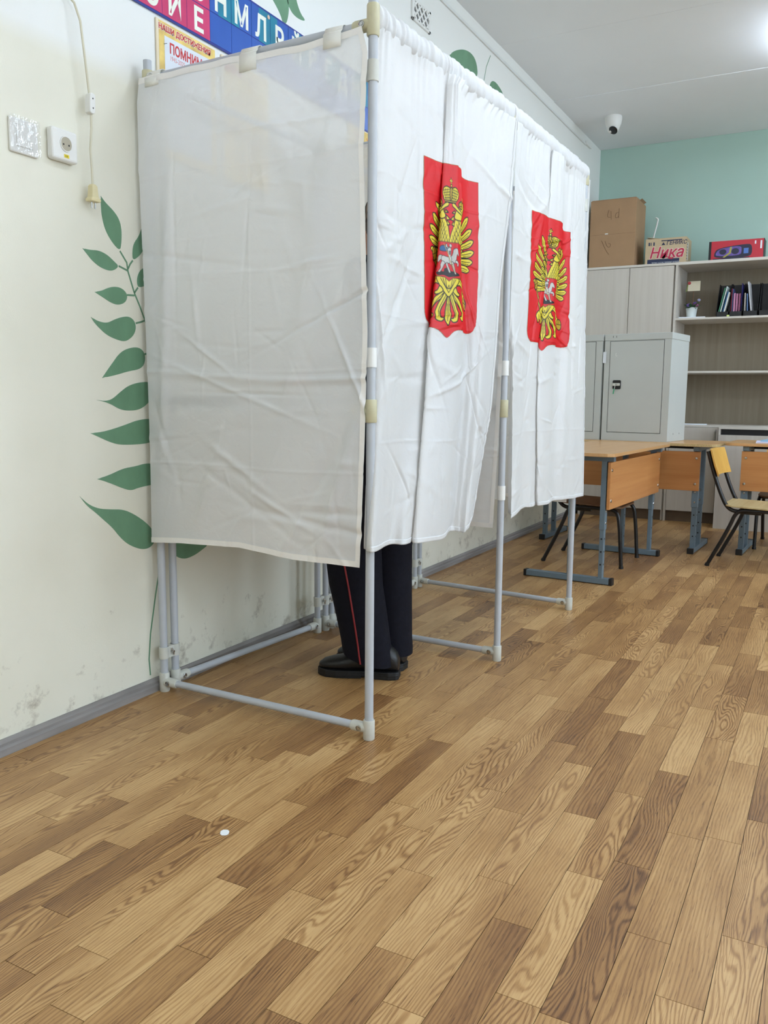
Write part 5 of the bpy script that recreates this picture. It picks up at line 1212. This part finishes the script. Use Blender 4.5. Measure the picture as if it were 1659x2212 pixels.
# black file trays
def file_tray(x0, x1, label, ht=.265):
    t = empty('file_tray', label, 'file holder', ((x0+x1)/2, 5.22, ZS)); a = (x1-x0)/2; mb = MB()
    sl = [(-.10, 0), (.11, 0), (.11, ht), (.03, ht), (-.10, .055)]
    for s in (-1, 1): MB().prism([(y, z) for y, z in sl], .004, frame((s*(a-.002)-.002, 0, 0), (0, 1, 0), (0, 0, 1))).build('side_wall', M_black, t)
    MB().box(-a, a, -.10, .11, 0, .004).build('base', M_black, t); MB().box(-a, a, .106, .11, 0, ht).build('back_wall', M_black, t); MB().box(-a, a, -.10, -.096, 0, .042).build('front_lip', M_black, t)
file_tray(1.060, 1.152, 'black file tray holding the green and blue folders'); file_tray(1.156, 1.250, 'black file tray holding the pink booklets'); file_tray(1.256, 1.360, 'black file tray holding the grey leaning folder'); file_tray(1.368, 1.470, 'black file tray at the dark end of the shelf')
BK = [(1.082, .010, .225, 24, (70, 140, 104), 'green folder leaning in the black file tray', .17), (1.095, .010, .235, 24, (206, 222, 218), 'white folder leaning beside the green folder', .17), (1.112, .008, .195, 24, (44, 104, 160), 'blue folder leaning in the black file tray', .17), (1.122, .012, .190, 24, (226, 228, 220), 'cream folder leaning beside the blue folder', .17),
      (1.166, .006, .215, 0, (160, 52, 70), 'thin red booklet standing in the tray', .15), (1.174, .007, .212, 0, (90, 100, 150), 'thin blue booklet standing in the tray', .15), (1.187, .014, .178, 0, (206, 140, 176), 'light pink booklet standing in the tray', .15), (1.205, .016, .174, 0, (176, 112, 144), 'mauve booklet standing in the tray', .15), (1.224, .015, .174, 0, (150, 84, 112), 'dark pink booklet standing in the tray', .15), (1.238, .006, .25, 0, (52, 48, 120), 'dark blue booklet standing in the tray', .15),
      (1.268, .009, .175, -4, (216, 208, 196), 'cream booklet standing beside the grey folder', .16), (1.286, .009, .17, -6, (110, 140, 186), 'light blue booklet standing beside the grey folder', .16), (1.318, .013, .262, -17, (196, 196, 198), 'tall grey folder leaning to the side in its tray', .16)]
for i, (x, w_, h_, an, c, lb, dp) in enumerate(BK):
    mc = mat('cover_%d' % i, c, .5, var=.06); t = empty('booklet' if 'folder' not in lb else 'folder', lb, 'book' if 'folder' not in lb else 'folder', (x, 5.215, ZS+.0045)); t.rotation_euler = (0, math.radians(an)*.48, 0)
    if an > 0: t.location.x = x-.012
    MB().box(-w_/2, w_/2, -dp/2, -dp/2+.002, 0, h_).build('spine', mc, t); MB().box(-w_/2, -w_/2+.0015, -dp/2, dp/2, 0, h_).build('cover', mc, t); MB().box(w_/2-.0015, w_/2, -dp/2, dp/2, 0, h_).build('cover', mc, t)
    MB().box(-w_/2+.0015, w_/2-.0015, -dp/2+.002, dp/2-.003, .002, h_-.003).build('pages', M_paper, t)
tag(MB().box(1.142, 1.160, 5.095, 5.112, ZS, ZS+.014).build('sticky_note', mat('lime_note', (206, 222, 130), .6), bevel=.001), 'lime green note block at the shelf edge below the trays', 'note')
mb = MB(); mb.quad_box(Matrix.Translation((.955, 5.13, .7965)) @ Matrix.Rotation(.1, 4, 'Z'), .17, .10, .008)
tag(mb.build('booklet', M_paper, bevel=.001), 'thin white booklet lying on the bottom shelf', 'book')
